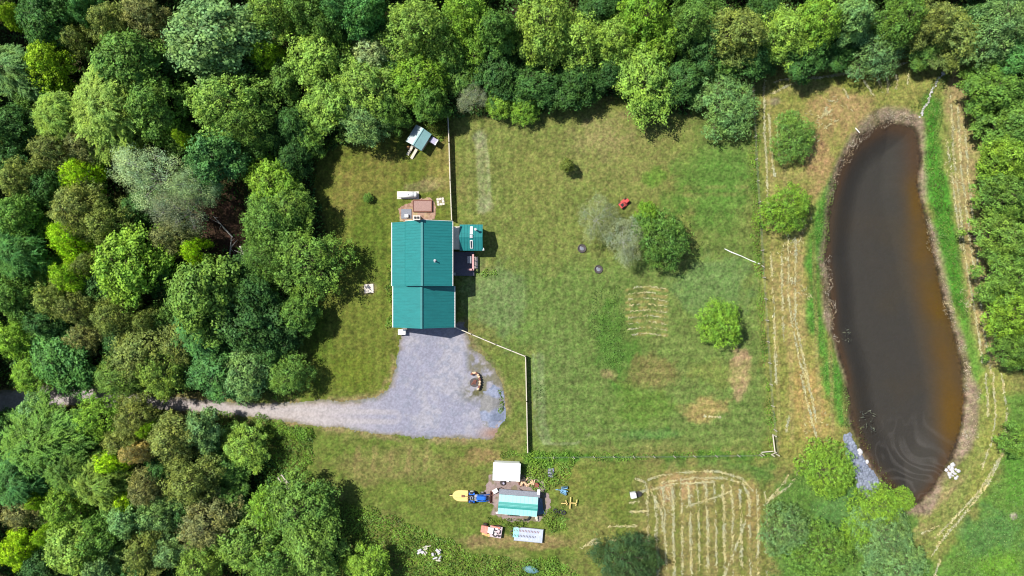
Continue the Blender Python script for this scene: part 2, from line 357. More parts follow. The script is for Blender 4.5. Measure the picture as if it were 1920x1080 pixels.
    # pinkish fringes of the drive
    dd = sdf(X, Y, DRIVE); col = mixc(col, C(176,156,110), (1 - sm(0.2, 1.4, dd + nz * .5)) * sm(0.4, .55, n1) * .8)
    blob(882,660,22,30,(150,140,100),.7); blob(900,725,34,50,(160,156,130),.6)
    # around the sheds
    blob(870,900,60,60,(140,138,72),.5); blob(945,880,60,20,(120,120,70),.5)
    blob(1018,545,200,300,(112,146,68),.12)
    # track bed beside house and pads
    blob(742,560,12,60,(150,134,84),.5); blob(785,350,40,10,(150,142,100),.6); blob(825,378,8,8,(196,184,140),.7); blob(815,340,22,10,(170,160,104),.5)
    blob(692,541,14,12,(170,160,110),.6)
    # pond bank and bed
    bd = sdf(X, Y, BANK); pd = sdf(X, Y, POND)
    col = mixc(col, C(168,150,124), (1 - sm(-.7, .5, bd + nz * .25)) * 1.0); col = mixc(col, C(110,104,62), (1 - sm(-.7, .5, bd)) * sm(.5, .62, n1) * .7)
    col = mixc(col, C(88,74,58), 1 - sm(0.0, .7, pd + (n2 - .5) * .8))
    side = (1 - sm(800, 880, py)) * sm(300, 380, py) * sm(-1.0, 2.0, (px - 1680 - (py - 540) * 0.17) / 40)
    shal = np.zeros(X.shape + (3,)) + C(98,76,58); shal = mixc(shal, C(122,92,28), side)
    wd = .8 + 2.3 * side * sm(330, 480, py) * (1 - sm(800, 900, py)) + 0.7 * (n1 - .5) + .8 * (1 - sm(300, 420, py))
    inn = np.where(pd < 0.05, 1.0, 0.0)[..., None]
    deep = 1 - np.exp(-np.clip(-pd, 0, 50) / wd / 1.0); deep = sm(.35, .95, deep)
    bedc = mixc(shal, C(82,79,76), deep); bedc = mixc(bedc, C(90,82,70), sm(.5, .75, n0) * .5); bedc = mixc(bedc, C(92,78,62), sm(0, 3.5, pd + 3.0) * .3)
    col = col * (1 - inn) + bedc * inn
    # forest floor
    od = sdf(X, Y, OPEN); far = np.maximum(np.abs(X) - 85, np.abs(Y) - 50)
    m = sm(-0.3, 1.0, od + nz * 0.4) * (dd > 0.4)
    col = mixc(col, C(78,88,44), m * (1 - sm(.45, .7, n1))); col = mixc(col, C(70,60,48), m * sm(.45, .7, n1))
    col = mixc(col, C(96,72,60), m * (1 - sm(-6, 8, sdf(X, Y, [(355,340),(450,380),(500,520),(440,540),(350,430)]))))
    # fine grain
    n5 = vnoise(X, Y, .45, 6); n6 = vnoise(X + 9, Y, .33, 7)
    g = 1 + (n3 - .5) * .60 + (n2 - .5) * .40 + (n5 - .5) * .46
    inw = np.where(pd < 0.0, 0.12, 1.0); col = col * (1 + (g - 1) * inw)[..., None]
    col[..., 0] *= 1 + (n4 - .5) * .14 + (n6 - .5) * .30 * inw; col[..., 2] *= 1 + (n6 - .5) * .35 * inw
    return np.clip(col, 0.003, 0.9)
def ground_z(X, Y):
    pd = sdf(X, Y, POND)
    z = -0.55 * (1 - sm(0.0, 1.6, pd)) - 2.0 * sm(0.0, 5.0, -pd)
    return z + np.where(pd > 2, (fbm(X, Y, 2.0, 9, 3) - .5) * 0.10 * sm(0, 3, np.maximum(sdf(X, Y, DRIVE), 0)) , 0) * sm(0, 4, np.abs(X + 13) - 8)

fx = np.arange(-88, 88.01, 0.2); fy = np.arange(-52, 52.01, 0.2)
sk = np.array([0.5, 1.2, 2.5, 5, 10, 20, 40, 80, 160, 320, 640, 1200, 2400])
xs = np.concatenate([-88 - sk[::-1], fx, 88 + sk]); ys = np.concatenate([-52 - sk[::-1], fy, 52 + sk])
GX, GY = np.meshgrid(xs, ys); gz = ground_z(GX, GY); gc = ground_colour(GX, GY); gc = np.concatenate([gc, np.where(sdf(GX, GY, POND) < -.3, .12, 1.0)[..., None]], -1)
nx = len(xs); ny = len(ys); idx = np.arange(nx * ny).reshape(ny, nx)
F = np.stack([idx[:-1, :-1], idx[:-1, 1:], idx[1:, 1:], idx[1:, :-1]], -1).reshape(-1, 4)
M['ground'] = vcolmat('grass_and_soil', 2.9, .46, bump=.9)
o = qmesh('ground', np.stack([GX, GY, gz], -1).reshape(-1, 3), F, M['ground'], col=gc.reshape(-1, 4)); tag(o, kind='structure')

def sheet(name, poly, z, res, colfn, m, rag=0.25, kind='structure', zfn=None):
    P = np.array([W(*p)[:2] for p in poly]); x = np.arange(P[:, 0].min() - 1, P[:, 0].max() + 1, res); y = np.arange(P[:, 1].min() - 1, P[:, 1].max() + 1, res)
    X, Y = np.meshgrid(x, y); d = sdf(X, Y, poly) + (fbm(X, Y, 1.2, 31, 3) - .5) * rag * 3 + (vnoise(X, Y, .3, 33) - .5) * rag
    Z = np.full(X.shape, float(z)) if zfn is None else zfn(X, Y, d)
    c = colfn(X, Y, d); id_ = np.arange(X.size).reshape(X.shape)
    keep = (d[:-1, :-1] < 0)
    F = np.stack([id_[:-1, :-1], id_[:-1, 1:], id_[1:, 1:], id_[1:, :-1]], -1)[keep]
    used = np.unique(F); mp = np.full(X.size, -1); mp[used] = np.arange(len(used))
    V = np.stack([X, Y, Z], -1).reshape(-1, 3)[used]
    o = qmesh(name, V, mp[F], m, col=c.reshape(-1, 3)[used]); tag(o, kind=kind); return o
M['gravel'] = vcolmat('crushed_gravel', 12.0, .22, bump=.6)
def mixn(a, b, m): return a + (np.asarray(b) - a) * m[..., None]
def drivecol(X, Y, d):
    px = X * 12 + 960; py = 540 - Y * 12; n1 = fbm(X, Y, 3, 41); n2 = fbm(X, Y, .9, 42, 3); n3 = vnoise(X, Y, .2, 43)
    C = lambda *c: lin(c) / K
    col = np.zeros(X.shape + (3,)) + C(182, 182, 202); col = mixn(col, C(198, 196, 208), sm(.45, .65, n1)); col = mixn(col, C(164, 168, 186), sm(.5, .7, n2) * .7)
    lane = 1 - sm(560, 760, px); col = mixn(col, C(224, 212, 208), lane * .9)
    tr = np.abs(np.abs(ldist(X, Y, [(0,748),(120,742),(300,758),(520,774),(640,780),(740,782)])) - .75); col = mixn(col, C(222, 214, 214), (1 - sm(.2, .6, tr)) * .5 * (1 - sm(700, 800, px)))
    col = mixn(col, C(180, 158, 140), (1 - sm(0, 1.1, -d)) * .6 * sm(.3, .6, n1)); col = mixn(col, C(116, 128, 76), (1 - sm(0, .6, -d)) * .5)
    q = sm(868, 885, px) * (1 - sm(735, 750, py)) * (py > 640); col = mixn(col, C(142, 138, 112), q * sm(.3, .6, n2) * .9)
    q = np.exp(-(((px - 890) / 22) ** 2 + ((py - 735) / 18) ** 2)); col = mixn(col, C(118, 116, 76), q * sm(.3, .6, n2))
    q = np.exp(-(((px - 925) / 26) ** 2 + ((py - 812) / 12) ** 2)); col = mixn(col, C(182, 150, 134), q)
    return np.clip(col * (1 + (n3 - .5) * .38 + (n2 - .5) * .20)[..., None], 0.01, .9)
sheet('gravel_driveway', DRIVE, 0.012, .125, drivecol, M['gravel'])
PILE = [(905,735),(925,722),(942,735),(948,760),(947,790),(930,805),(905,800),(897,775)]
def pilez(X, Y, d): return 0.02 + 0.42 * sm(0, 2.6, -d) + (fbm(X, Y, .8, 51, 3) - .5) * .25 * sm(0, .6, -d)
def pilecol(X, Y, d):
    n2 = fbm(X, Y, .7, 52, 3); n3 = vnoise(X, Y, .2, 53); col = np.zeros(X.shape + (3,)) + lin((174, 182, 208)) / K
    col = mixn(col, lin((150, 162, 188)) / K, sm(.45, .65, n2)); n4 = fbm(X, Y, 2.2, 55, 3); col = mixn(col, lin((168, 162, 148)) / K, sm(.5, .66, n4) * .7); return np.clip(col * (1 + (n3 - .5) * .3)[..., None], .01, .9)
o = sheet('gravel_pile', PILE, 0, .12, pilecol, M['gravel'], .15, None, pilez)
tag(o, 'low bluish heap of spare gravel at the east edge of the parking area', 'gravel pile')

# pond water
P = [W(*p, 0)[:2] for p in POND]; cxy = np.mean(np.array(P), 0)
def watermat():
    m, t, p = newmat('pond_water'); L = t.links
    tc = t.nodes.new('ShaderNodeTexCoord')
    tr = t.nodes.new('ShaderNodeBsdfTransparent'); tr.inputs[0].default_value = (0.93, 0.93, 0.9, 1)
    gl = t.nodes.new('ShaderNodeBsdfGlossy'); gl.inputs['Roughness'].default_value = 0.06
    n = t.nodes.new('ShaderNodeTexNoise'); n.inputs['Scale'].default_value = 3.0; n.inputs['Detail'].default_value = 5
    L.new(tc.outputs['Object'], n.inputs['Vector'])
    b = t.nodes.new('ShaderNodeBump'); b.inputs['Strength'].default_value = .08; b.inputs['Distance'].default_value = .03
    L.new(n.outputs['Fac'], b.inputs['Height']); L.new(b.outputs[0], gl.inputs['Normal'])
    fr = t.nodes.new('ShaderNodeFresnel'); fr.inputs[0].default_value = 1.33
    m1 = t.nodes.new('ShaderNodeMixShader'); L.new(fr.outputs[0], m1.inputs[0]); L.new(tr.outputs[0], m1.inputs[1]); L.new(gl.outputs[0], m1.inputs[2])
    # thin film of pollen drifting in swirls near the southern end
    mp = t.nodes.new('ShaderNodeMapping'); mp.inputs['Scale'].default_value = (1, 1, 1); L.new(tc.outputs['Object'], mp.inputs[0])
    nz_ = t.nodes.new('ShaderNodeTexNoise'); nz_.inputs['Scale'].default_value = .11; nz_.inputs['Detail'].default_value = 2.5; nz_.inputs['Distortion'].default_value = .8
    mm1 = t.nodes.new('ShaderNodeMath'); mm1.operation = 'MULTIPLY'; mm1.inputs[1].default_value = 62; L.new(nz_.outputs['Fac'], mm1.inputs[0])
    wv = t.nodes.new('ShaderNodeMath'); wv.operation = 'SINE'; L.new(mm1.outputs[0], wv.inputs[0])
    sb = t.nodes.new('ShaderNodeVectorMath'); sb.operation = 'SUBTRACT'; c = W(1712, 868); sb.inputs[1].default_value = (c[0], c[1], 0)
    L.new(mp.outputs[0], sb.inputs[0]); L.new(tc.outputs['Object'], nz_.inputs['Vector'])
    ra = t.nodes.new('ShaderNodeValToRGB'); ra.color_ramp.elements[0].position = .15; ra.color_ramp.elements[1].position = 1.0
    L.new(wv.outputs[0], ra.inputs[0])
    ln = t.nodes.new('ShaderNodeVectorMath'); ln.operation = 'LENGTH'; L.new(sb.outputs[0], ln.inputs[0])
    mr = t.nodes.new('ShaderNodeMapRange'); mr.inputs[1].default_value = 2; mr.inputs[2].default_value = 9; mr.inputs[3].default_value = .10; mr.inputs[4].default_value = 0.0
    L.new(ln.outputs['Value'], mr.inputs[0])
    mu = t.nodes.new('ShaderNodeMath'); mu.operation = 'MULTIPLY'; L.new(ra.outputs[0], mu.inputs[0]); L.new(mr.outputs[0], mu.inputs[1])
    n2 = t.nodes.new('ShaderNodeTexNoise'); n2.inputs['Scale'].default_value = .4; L.new(tc.outputs['Object'], n2.inputs['Vector'])
    mu2 = t.nodes.new('ShaderNodeMath'); mu2.operation = 'MULTIPLY'; L.new(mu.outputs[0], mu2.inputs[0]); L.new(n2.outputs['Fac'], mu2.inputs[1])
    mu3 = t.nodes.new('ShaderNodeMath'); mu3.operation = 'MULTIPLY'; mu3.inputs[1].default_value = 1.5; L.new(mu2.outputs[0], mu3.inputs[0])
    df = t.nodes.new('ShaderNodeBsdfDiffuse'); df.inputs[0].default_value = (.28, .26, .24, 1)
    m2 = t.nodes.new('ShaderNodeMixShader'); L.new(mu3.outputs[0], m2.inputs[0]); L.new(m1.outputs[0], m2.inputs[1]); L.new(df.outputs[0], m2.inputs[2])
    L.new(m2.outputs[0], t.nodes['Material Output'].inputs[0]); return m
bm = bmesh.new()
PW = [W(*p)[:2] for p in BANK]
vs = [bm.verts.new((x, y, -0.42)) for x, y in PW]; bm.faces.new(vs)
me = bpy.data.meshes.new('pond_water'); bm.to_mesh(me); bm.free(); me.materials.append(watermat())
o = bpy.data.objects.new('pond_water', me); COL.objects.link(o); tag(o, kind='structure')
me.polygons[0].flip() if me.polygons[0].normal.z < 0 else None

# ------------------------------------------------------------------ leaf scattering
def leaves(C, N, size, asp, rng, spread=0.6):
    """rhombic leaves at centres C with mean normals N"""
    n = len(C); nn = N + rng.normal(0, spread, (n, 3)); nn /= np.linalg.norm(nn, axis=1, keepdims=True) + 1e-9
    r = rng.normal(0, 1, (n, 3)); u = np.cross(nn, r); u /= np.linalg.norm(u, axis=1, keepdims=True) + 1e-9; v = np.cross(nn, u)
    s = (size * rng.uniform(.6, 1.35, n))[:, None] / 2
    V = np.stack([C - u * s, C - v * s * asp, C + u * s, C + v * s * asp + nn * s * .15], 1).reshape(-1, 3)
    return V, np.arange(4 * n).reshape(n, 4)
def scatter_poly(poly, dens, rng, edge=0.0, wob=.8, jit=True):
    P = np.array([W(*p)[:2] for p in poly]); lo = P.min(0) - 1; hi = P.max(0) + 1
    n = int((hi[0] - lo[0]) * (hi[1] - lo[1]) * dens); X = rng.uniform(lo[0], hi[0], n); Y = rng.uniform(lo[1], hi[1], n)
    d = sdf(X, Y, poly) + (fbm(X, Y, 2.5, 77, 3) - .5) * wob * 3
    k = d < -edge; return X[k], Y[k], d[k]
def weeds(name, polys, dens, hgt, size, c, seed, label=None, asp=.5, spread=.7, clump=.45, kind='stuff', m=None):
    rng = np.random.default_rng(seed); Vs = []; vv = []
    for poly in polys:
        X, Y, d = scatter_poly(poly, dens, rng)
        h = hgt * (.35 + .9 * sm(.3, .7, fbm(X, Y, 1.1, seed + 5, 3))) * sm(0, .8, -d + .15)
        Z = h * rng.uniform(.45, 1, len(X)) + .03
        gx = rng.normal(0, .3, len(X)); N = np.stack([gx, rng.normal(0, .3, len(X)), np.ones(len(X))], 1)
        V, F = leaves(np.stack([X, Y, Z], 1), N, size, asp, rng, spread); Vs.append(V)
        vv.append(np.clip(.5 + (fbm(X, Y, 1.5, seed + 9, 2) - .5) * 1.2 + rng.normal(0, .18, len(X)), 0, 1))
    V = np.concatenate(Vs); F = np.arange(len(V)).reshape(-1, 4)
    mm = m or leafmat(name + '_leaf', False, c, .3, .25)
    o = qmesh(name, V, F, mm, v=np.concatenate(vv)); tag(o, label, kind=kind); return o

# undergrowth below the woods
def undergrowth():
    rng = np.random.default_rng(5); n = 330000
    X = rng.uniform(-90, 90, n); Y = rng.uniform(-54, 54, n); od = sdf(X, Y, OPEN) + (fbm(X, Y, 2.5, 78, 3) - .5) * 1.5; dd = sdf(X, Y, DRIVE)
    bare = np.exp(-(((X - W(430, 420)[0]) / 6) ** 2 + ((Y - W(430, 420)[1]) / 7) ** 2))
    k = (od > 0.1) & (dd > .6) & (rng.uniform(0, 1, n) > bare * 1.1); X, Y, od = X[k], Y[k], od[k]
    h = (.3 + 3.2 * sm(.35, .75, fbm(X, Y, 3.5, 81, 4)) * sm(0.5, 3.5, od))
    Z = h * rng.uniform(.55, 1, len(X)) + .05
    V, F = leaves(np.stack([X, Y, Z], 1), np.stack([rng.normal(0, .3, len(X)), rng.normal(0, .3, len(X)), np.ones(len(X))], 1), .42, .6, rng, .7)
    o = qmesh('undergrowth', V, F, leafmat('undergrowth_leaf', False, (.075, .17, .034), .3, .2), v=rng.uniform(0, 1, len(F)))
    tag(o, kind='stuff')
undergrowth()
LUSH = (.15, .26, .034)
weeds('weed_bank', [[(500,790),(590,800),(585,880),(600,940),(560,930),(500,900),(485,840)],
                    [(600,930),(660,945),(740,965),(800,990),(880,1030),(960,1048),(1040,1052),(1090,1078),(1100,1200),(600,1200)],
                    [(320,775),(500,782),(590,798),(590,830),(500,830),(400,800)], [(560,735),(590,745),(560,750),(470,752),(540,735)]],
      48, .7, .27, (.14, .255, .032), 101)
weeds('weed_patches', [[(770,232),(800,208),(842,212),(842,250),(818,262),(795,240)], [(600,245),(660,235),(680,262),(610,285)],
                       [(918,855),(925,845),(1000,848),(1040,850),(1040,890),(1020,925),(985,895),(985,860)],
                       [(1008,975),(1020,960),(1060,945),(1062,990),(1035,1012),(1018,985)], [(912,966),(935,972),(990,979),(985,987),(960,986),(912,978)],
                       [(926,512),(737,512),(737,610),(728,610),(728,520)], [(936,735),(944,745),(945,768),(936,770)], [(1040,860),(1080,855),(1060,915),(1035,915)],
                       [(985,800),(992,800),(1000,855),(985,855)], [(730,500),(738,500),(738,605),(730,605)]],
      52, .75, .25, LUSH, 102)
weeds('fence_row_weeds', [[(1000,848),(1200,850),(1450,846),(1450,858),(1200,860),(1000,862)], [(1404,130),(1414,130),(1424,400),(1430,560),(1440,700),(1456,850),(1444,850),(1432,700),(1420,560),(1412,400)]],
      44, .6, .22, (.13, .25, .028), 103)
weeds('pond_bank_grass', [[(1560,330),(1572,350),(1552,410),(1545,470),(1540,600),(1560,660),(1585,720),(1592,800),(1574,800),(1545,720),(1518,610),(1512,500),(1528,400)],
                          [(1742,180),(1762,190),(1766,300),(1788,430),(1810,560),(1820,600),(1808,615),(1785,560),(1768,480),(1744,390),(1738,300),(1732,240)],
                          [(1765,135),(1775,140),(1748,215),(1700,215),(1690,210),(1730,170)]],
      40, .4, .2, (.125, .195, .04), 104)
weeds('tall_grass_patch', [[(1108,535),(1165,530),(1178,590),(1166,690),(1128,700),(1102,630)], [(1010,715),(1030,720),(1020,760),(1004,750)]], 16, .3, .2, (.10, .17, .036), 109)
weeds('rough_grass', [[(1440,930),(1500,880),(1540,860),(1600,880),(1640,930),(1700,950),(1745,1060),(1745,1200),(1440,1200)],
                      [(1890,760),(2000,700),(2000,1160),(1760,1160),(1760,1070),(1810,1005),(1870,915)]],
      16, .28, .22, (.115, .185, .045), 105)
M['dry'] = leafmat('dry_grass', False, (.40, .33, .24), .2, .2)
weeds('dry_bank_grass', [[(1630,212),(1660,200),(1700,208),(1730,228),(1724,245),(1690,232),(1650,240),(1610,270),(1575,335),(1562,380),(1556,360),(1570,310),(1590,268)],
                         [(1815,690),(1835,740),(1832,810),(1815,855),(1800,830),(1810,750)], [(1540,490),(1556,480),(1562,560),(1575,650),(1560,630),(1542,590)],
                         [(1740,400),(1752,440),(1800,620),(1820,700),(1810,700),(1780,610),(1735,430)]], 34, .35, .2, None, 106, m=M['dry'], asp=.25)
weeds('pond_reeds', [[(1572,600),(1600,610),(1605,640),(1590,650),(1575,640)], [(1608,770),(1632,775),(1640,810),(1620,815),(1605,800)], [(1590,680),(1600,690),(1598,710),(1590,705)]],
      7, .5, .5, (.20, .22, .16), 107, asp=.12, spread=1.5)
weeds('pond_shelf_plants', [[(1600,790),(1618,800),(1640,860),(1665,890),(1690,935),(1660,910),(1622,850)]], 14, .22, .22, (.10, .11, .03), 108)

# ------------------------------------------------------------------ cut hay left in rows
def hay():
    rng = np.random.default_rng(8); Vs = []; vv = []
    def strip(pts, wd=.22, dens=42, gap=.42):
        P = np.array([W(*p)[:2] for p in pts])
        for a, b in zip(P[:-1], P[1:]):
            L = np.linalg.norm(b - a); n = int(L * dens * .42); t = rng.uniform(0, 1, n); e = (b - a) / L; nn = np.array([-e[1], e[0]])
            q = a + (b - a) * t[:, None]; wob = (fbm(q[:, 0], q[:, 1], 2.2, 61, 2) - .5) * .22
            q = q + nn * (rng.normal(0, wd * .55, n) + wob)[:, None]
            k = (fbm(q[:, 0], q[:, 1], 1.6, 63, 3) + rng.normal(0, .09, n)) > gap + .02; q = q[k]; n = len(q)
            C = np.column_stack([q, rng.uniform(.03, .14, n)]); N = np.tile([0, 0, 1.0], (n, 1)); ang = rng.normal(0, .7, n) + math.atan2(e[1], e[0])
            u = np.column_stack([np.cos(ang), np.sin(ang), rng.normal(0, .12, n)]) * rng.uniform(.12, .26, n)[:, None]
            v = np.column_stack([-np.sin(ang), np.cos(ang), rng.normal(0, .3, n)]) * rng.uniform(.025, .05, n)[:, None]
            Vs.append(np.stack([C - u - v, C + u - v, C + u + v, C - u + v], 1).reshape(-1, 3)); vv.append(rng.uniform(0, 1, n))
    for i, x in enumerate(range(1212, 1440, 16)):
        top = 905 + (12 if x < 1230 else 0) + abs(x - 1320) * .12; s = (x - 1200) * .045
        strip([(x - s * .2, top), (x + 2, 960), (x + 4 - s * .3, 1020), (x + 6 - s * .4, 1092)], .16 + .06 * (i % 2), 40 + 22 * (i % 2), .36 + .06 * ((i + 1) % 2))
    for p in ([(1215,900),(1240,890),(1290,884),(1350,884),(1390,896),(1412,920)], [(1240,905),(1300,896),(1360,896),(1395,908),(1408,940)], [(1200,922),(1260,908),(1340,902)],
              [(1285,951),(1330,936),(1370,920)], [(1402,965),(1382,1020),(1358,1078)], [(1195,985),(1140,987)], [(1180,960),(1215,958)], [(1180,942),(1198,941)],
              [(1098,1022),(1130,1014),(1180,1012),(1220,1016)], [(1090,1028),(1110,1012),(1128,1008)], [(1190,897),(1210,905),(1216,935)], [(1430,950),(1452,930),(1480,912),(1496,885),(1506,862)],
              [(1438,940),(1470,905),(1478,890)], [(1480,780),(1474,810)], [(1220,920),(1240,960),(1246,1000)],
              [(1432,150),(1434,250),(1438,340),(1440,420)], [(1441,215),(1447,300),(1452,330)], [(1456,220),(1460,300)], [(1445,470),(1450,560),(1454,690),(1456,720)],
              [(1478,440),(1478,560),(1484,600),(1500,680),(1524,750)], [(1492,440),(1491,520),(1490,600),(1500,640),(1512,700),(1530,790)], [(1466,470),(1466,560),(1470,640)], [(1500,700),(1520,780),(1530,820)],
              [(1618,150),(1628,165),(1637,180)], [(1645,146),(1652,160),(1655,176)], [(1661,144),(1666,160),(1664,176)], [(1679,140),(1682,156),(1679,166)], [(1703,140),(1700,158)], [(1580,165),(1592,184)],
              [(1445,176),(1500,150),(1560,142),(1640,132),(1700,118)], [(1450,155),(1510,140)], [(1560,205),(1540,220),(1550,200)], [(1570,225),(1545,240)],
              [(1782,180),(1788,300),(1800,400),(1812,500),(1830,600),(1842,680)], [(1795,200),(1800,300),(1812,400),(1826,500),(1842,600),(1858,700)], [(1808,230),(1815,330),(1826,430),(1838,540)],
              [(1775,260),(1790,380),(1803,470)], [(1862,700),(1866,780),(1858,830),(1840,880)], [(1878,700),(1888,780),(1880,850),(1850,910),(1810,960),(1760,1020),(1745,1045)],
              [(1848,700),(1852,780)], [(1872,860),(1840,915),(1790,970),(1752,1010)], [(1728,1000),(1760,985)], [(1762,1050),(1752,1080)], [(1320,780),(1352,782)],
              ): strip(p, .15, 46, .34)
    for i in range(9): strip([(1178, 540 + i * 11), (1214, 536 + i * 11), (1250, 542 + i * 11)], .08, 16, .36)
    for (x, y) in ((1520,240),(1575,215),(1500,430),(1530,800),(1270,915),(1240,930),(1820,560),(1790,330),(1500,540),(1480,470)):   # loose litter
        for k in range(5):
            a = rng.uniform(-1, 1, 4) * 26; strip([(x + a[0], y + a[1] * 1.2), (x + a[2], y + a[3] * 1.2)], .5, 10, .4)
    V = np.concatenate(Vs)
    o = qmesh('cut_hay', V, np.arange(len(V)).reshape(-1, 4), leafmat('straw', False, (.36, .33, .18), .15, .2, vary=.4), v=np.concatenate(vv)); tag(o, kind='stuff')
hay()

# ------------------------------------------------------------------ trees
def crown_mesh(kind, seed):
    """crown of radius 5 m, base at z=0 is the ground; returns crown mesh, trunk mesh"""
    rng = np.random.default_rng(seed)
    P = dict(broad=(19, 560, 26, .38, .62, .32, 13.0, 8.2), dense=(16, 1150, 14, .24, .6, .20, 9.5, 6.2), fine=(20, 2100, 15, .20, .45, .13, 8.0, 6.4),
             spiky=(15, 620, 1, .30, .34, .22, 12.0, 7.0), airy=(13, 1500, 9, .17, .5, .26, 12.5, 6.5), tuft=(24, 700, 20, .32, .6, .27, 12.0, 7.6), conifer=(20, 1500, 16, .24, .45, .20, 8.5, 5.0))[kind]
    nl, nc, nlv, ls, asp, sig, top, vert = P
    R0 = 5.0; lob = []; a0 = rng.uniform(0, 6.28)
    for i in range(nl):
        f = (i + .5) / nl; rr = math.sqrt(f) * R0 * .80; a = a0 + i * 2.39996 + rng.normal(0, .22)
        rr *= rng.uniform(.82, 1.12); lr = rng.uniform(.22, .38) * R0 * (1.12 - .35 * f)
        if kind in ('dense', 'fine'): lr = R0 * rng.uniform(.25, .40); rr = min(rr, R0 * .74)
        zz = top - vert * 1.1 * (rr / R0) ** 1.35 - lr * .75 + rng.normal(0, .45 if kind in ('broad', 'tuft', 'spiky') else .2)
        if kind == 'conifer': zz = top - 5.5 * (rr / R0) - lr
        lob.append((math.cos(a) * rr, math.sin(a) * rr, zz, lr))
    lob = np.array(lob); Cs = []; Ns = []
    wts = lob[:, 3] ** 2; wts /= wts.sum(); cnt = rng.multinomial(nc, wts)
    for (x, y, z, r), n in zip(lob, cnt):
        d = rng.normal(0, 1, (n, 3)); d[:, 2] = np.abs(d[:, 2]) * 1.1 - .45; d[:, :2] += np.array([x, y]) / R0 * .35
        d /= np.linalg.norm(d, axis=1, keepdims=True)
        rad = r * (1 + rng.normal(0, .17, n)) * (1 + .22 * np.sin(5 * np.arctan2(d[:, 1], d[:, 0]) + seed + x) * (1 - np.abs(d[:, 2])))
        c = np.column_stack([x + d[:, 0] * rad, y + d[:, 1] * rad, z + d[:, 2] * rad * .85]); keep = np.ones(n, bool)
        for (x2, y2, z2, r2) in lob:
            q = (c[:, 0] - x2) ** 2 + (c[:, 1] - y2) ** 2 + ((c[:, 2] - z2) / .85) ** 2
            keep &= ~(q < (r2 * .74) ** 2)
        Cs.append(c[keep]); Ns.append(d[keep])
    C = np.concatenate(Cs); N = np.concatenate(Ns); cv = rng.uniform(0, 1, len(C))
    if kind == 'spiky':                        # compound leaves: leaflets along drooping radial rachises
        nf = 5; C = np.repeat(C, nf, 0); N = np.repeat(N, nf, 0); cv = np.repeat(cv, nf)
        out = C[:, :2] / (np.linalg.norm(C[:, :2], axis=1, keepdims=True) + .3); ang = rng.normal(0, .8, len(C))
        dx = out[:, 0] * np.cos(ang) - out[:, 1] * np.sin(ang); dy = out[:, 0] * np.sin(ang) + out[:, 1] * np.cos(ang)
        L = rng.uniform(.6, 1.15, len(C)); B = C + rng.normal(0, .25, C.shape); Cl = []; Nl = []; vl = []
        D = np.column_stack([dx, dy, rng.uniform(-.35, .1, len(C))]); S = np.column_stack([-dy, dx, np.zeros(len(C))])
        for k in range(7):
            t = k / 6.0
            for sgn in (-1, 1):
                Cl.append(B + D * (L * t)[:, None] + S * sgn * .11 * (1.2 - t) - np.array([0, 0, 1]) * (t * t * .25)); Nl.append(N * .4 + np.array([0, 0, .8])); vl.append(cv)
        C = np.concatenate(Cl); N = np.concatenate(Nl); v = np.concatenate(vl); v = np.clip(v * .6 + rng.uniform(0, .4, len(v)), 0, 1); ls = .26; asp = .38; spread = .3
    else:
        C = np.repeat(C, nlv, 0); N = np.repeat(N, nlv, 0); v = np.repeat(cv, nlv)
        off = rng.normal(0, 1, C.shape) * np.array([sig, sig, sig * .6])
        C = C + off; v = np.clip(v * .65 + rng.uniform(0, .35, len(v)), 0, 1); spread = .38
        N = N * .45 + np.array([0, 0, .45]) + off / sig * .4
    # inner leaves so that a crown is not a hollow shell
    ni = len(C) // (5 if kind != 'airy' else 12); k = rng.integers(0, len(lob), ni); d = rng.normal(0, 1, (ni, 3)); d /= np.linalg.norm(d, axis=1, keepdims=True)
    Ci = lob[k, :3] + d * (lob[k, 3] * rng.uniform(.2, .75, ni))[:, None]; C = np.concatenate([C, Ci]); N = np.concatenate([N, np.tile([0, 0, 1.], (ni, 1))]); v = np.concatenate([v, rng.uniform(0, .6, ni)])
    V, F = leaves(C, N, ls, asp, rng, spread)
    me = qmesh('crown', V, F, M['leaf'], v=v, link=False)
    # trunk with limbs
    t = MB(); base = max(1.6, top - vert - 2.5); p0 = Vector((0, 0, -.1)); pr = .30
    p1 = Vector((rng.normal(0, .2), rng.normal(0, .2), base)); t.rod(p0, p1, pr, .22, 8)
    for (x, y, z, r) in lob:
        q = Vector((x * .45, y * .45, base + (z - base) * .55)); e = Vector((x, y, z + r * .3)); s = .6 if kind == 'airy' else 1
        k_ = .55 if kind == 'airy' else 1
        t.rod(p1, q, .16 * k_, .10 * k_, 6); t.rod(q, e, .10 * k_, .04 * k_, 5)
        for k in range(6 if kind == 'airy' else 4):
            a = rng.uniform(0, 6.28); u = Vector((x + math.cos(a) * r * .85, y + math.sin(a) * r * .85, z + r * rng.uniform(.2, .75)))
            t.rod(q.lerp(e, rng.uniform(.4, 1)), u, .045 if kind != 'airy' else .022, .008, 4)
    me2 = bpy.data.meshes.new('trunk'); t.bm.to_mesh(me2); t.bm.free(); me2.materials.append(M['pale_bark'] if kind == 'airy' else M['bark'])
    return me, me2, top
PROTO = {}
for i, (k, n) in enumerate((('broad', 4), ('tuft', 3), ('dense', 3), ('fine', 2), ('spiky', 2), ('airy', 2), ('conifer', 1))):
    PROTO[k] = [crown_mesh(k, 200 + i * 10 + j) for j in range(n)]
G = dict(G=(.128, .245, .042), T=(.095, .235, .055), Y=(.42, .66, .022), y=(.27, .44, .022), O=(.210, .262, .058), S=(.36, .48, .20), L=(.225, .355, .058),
         B=(.198, .350, .038), D=(.064, .150, .034), R=(.66, .52, .17), A=(.26, .30, .15), P=(.225, .245, .080), W=(.185, .320, .095), M=(.158, .280, .048), K=(.070, .130, .042))
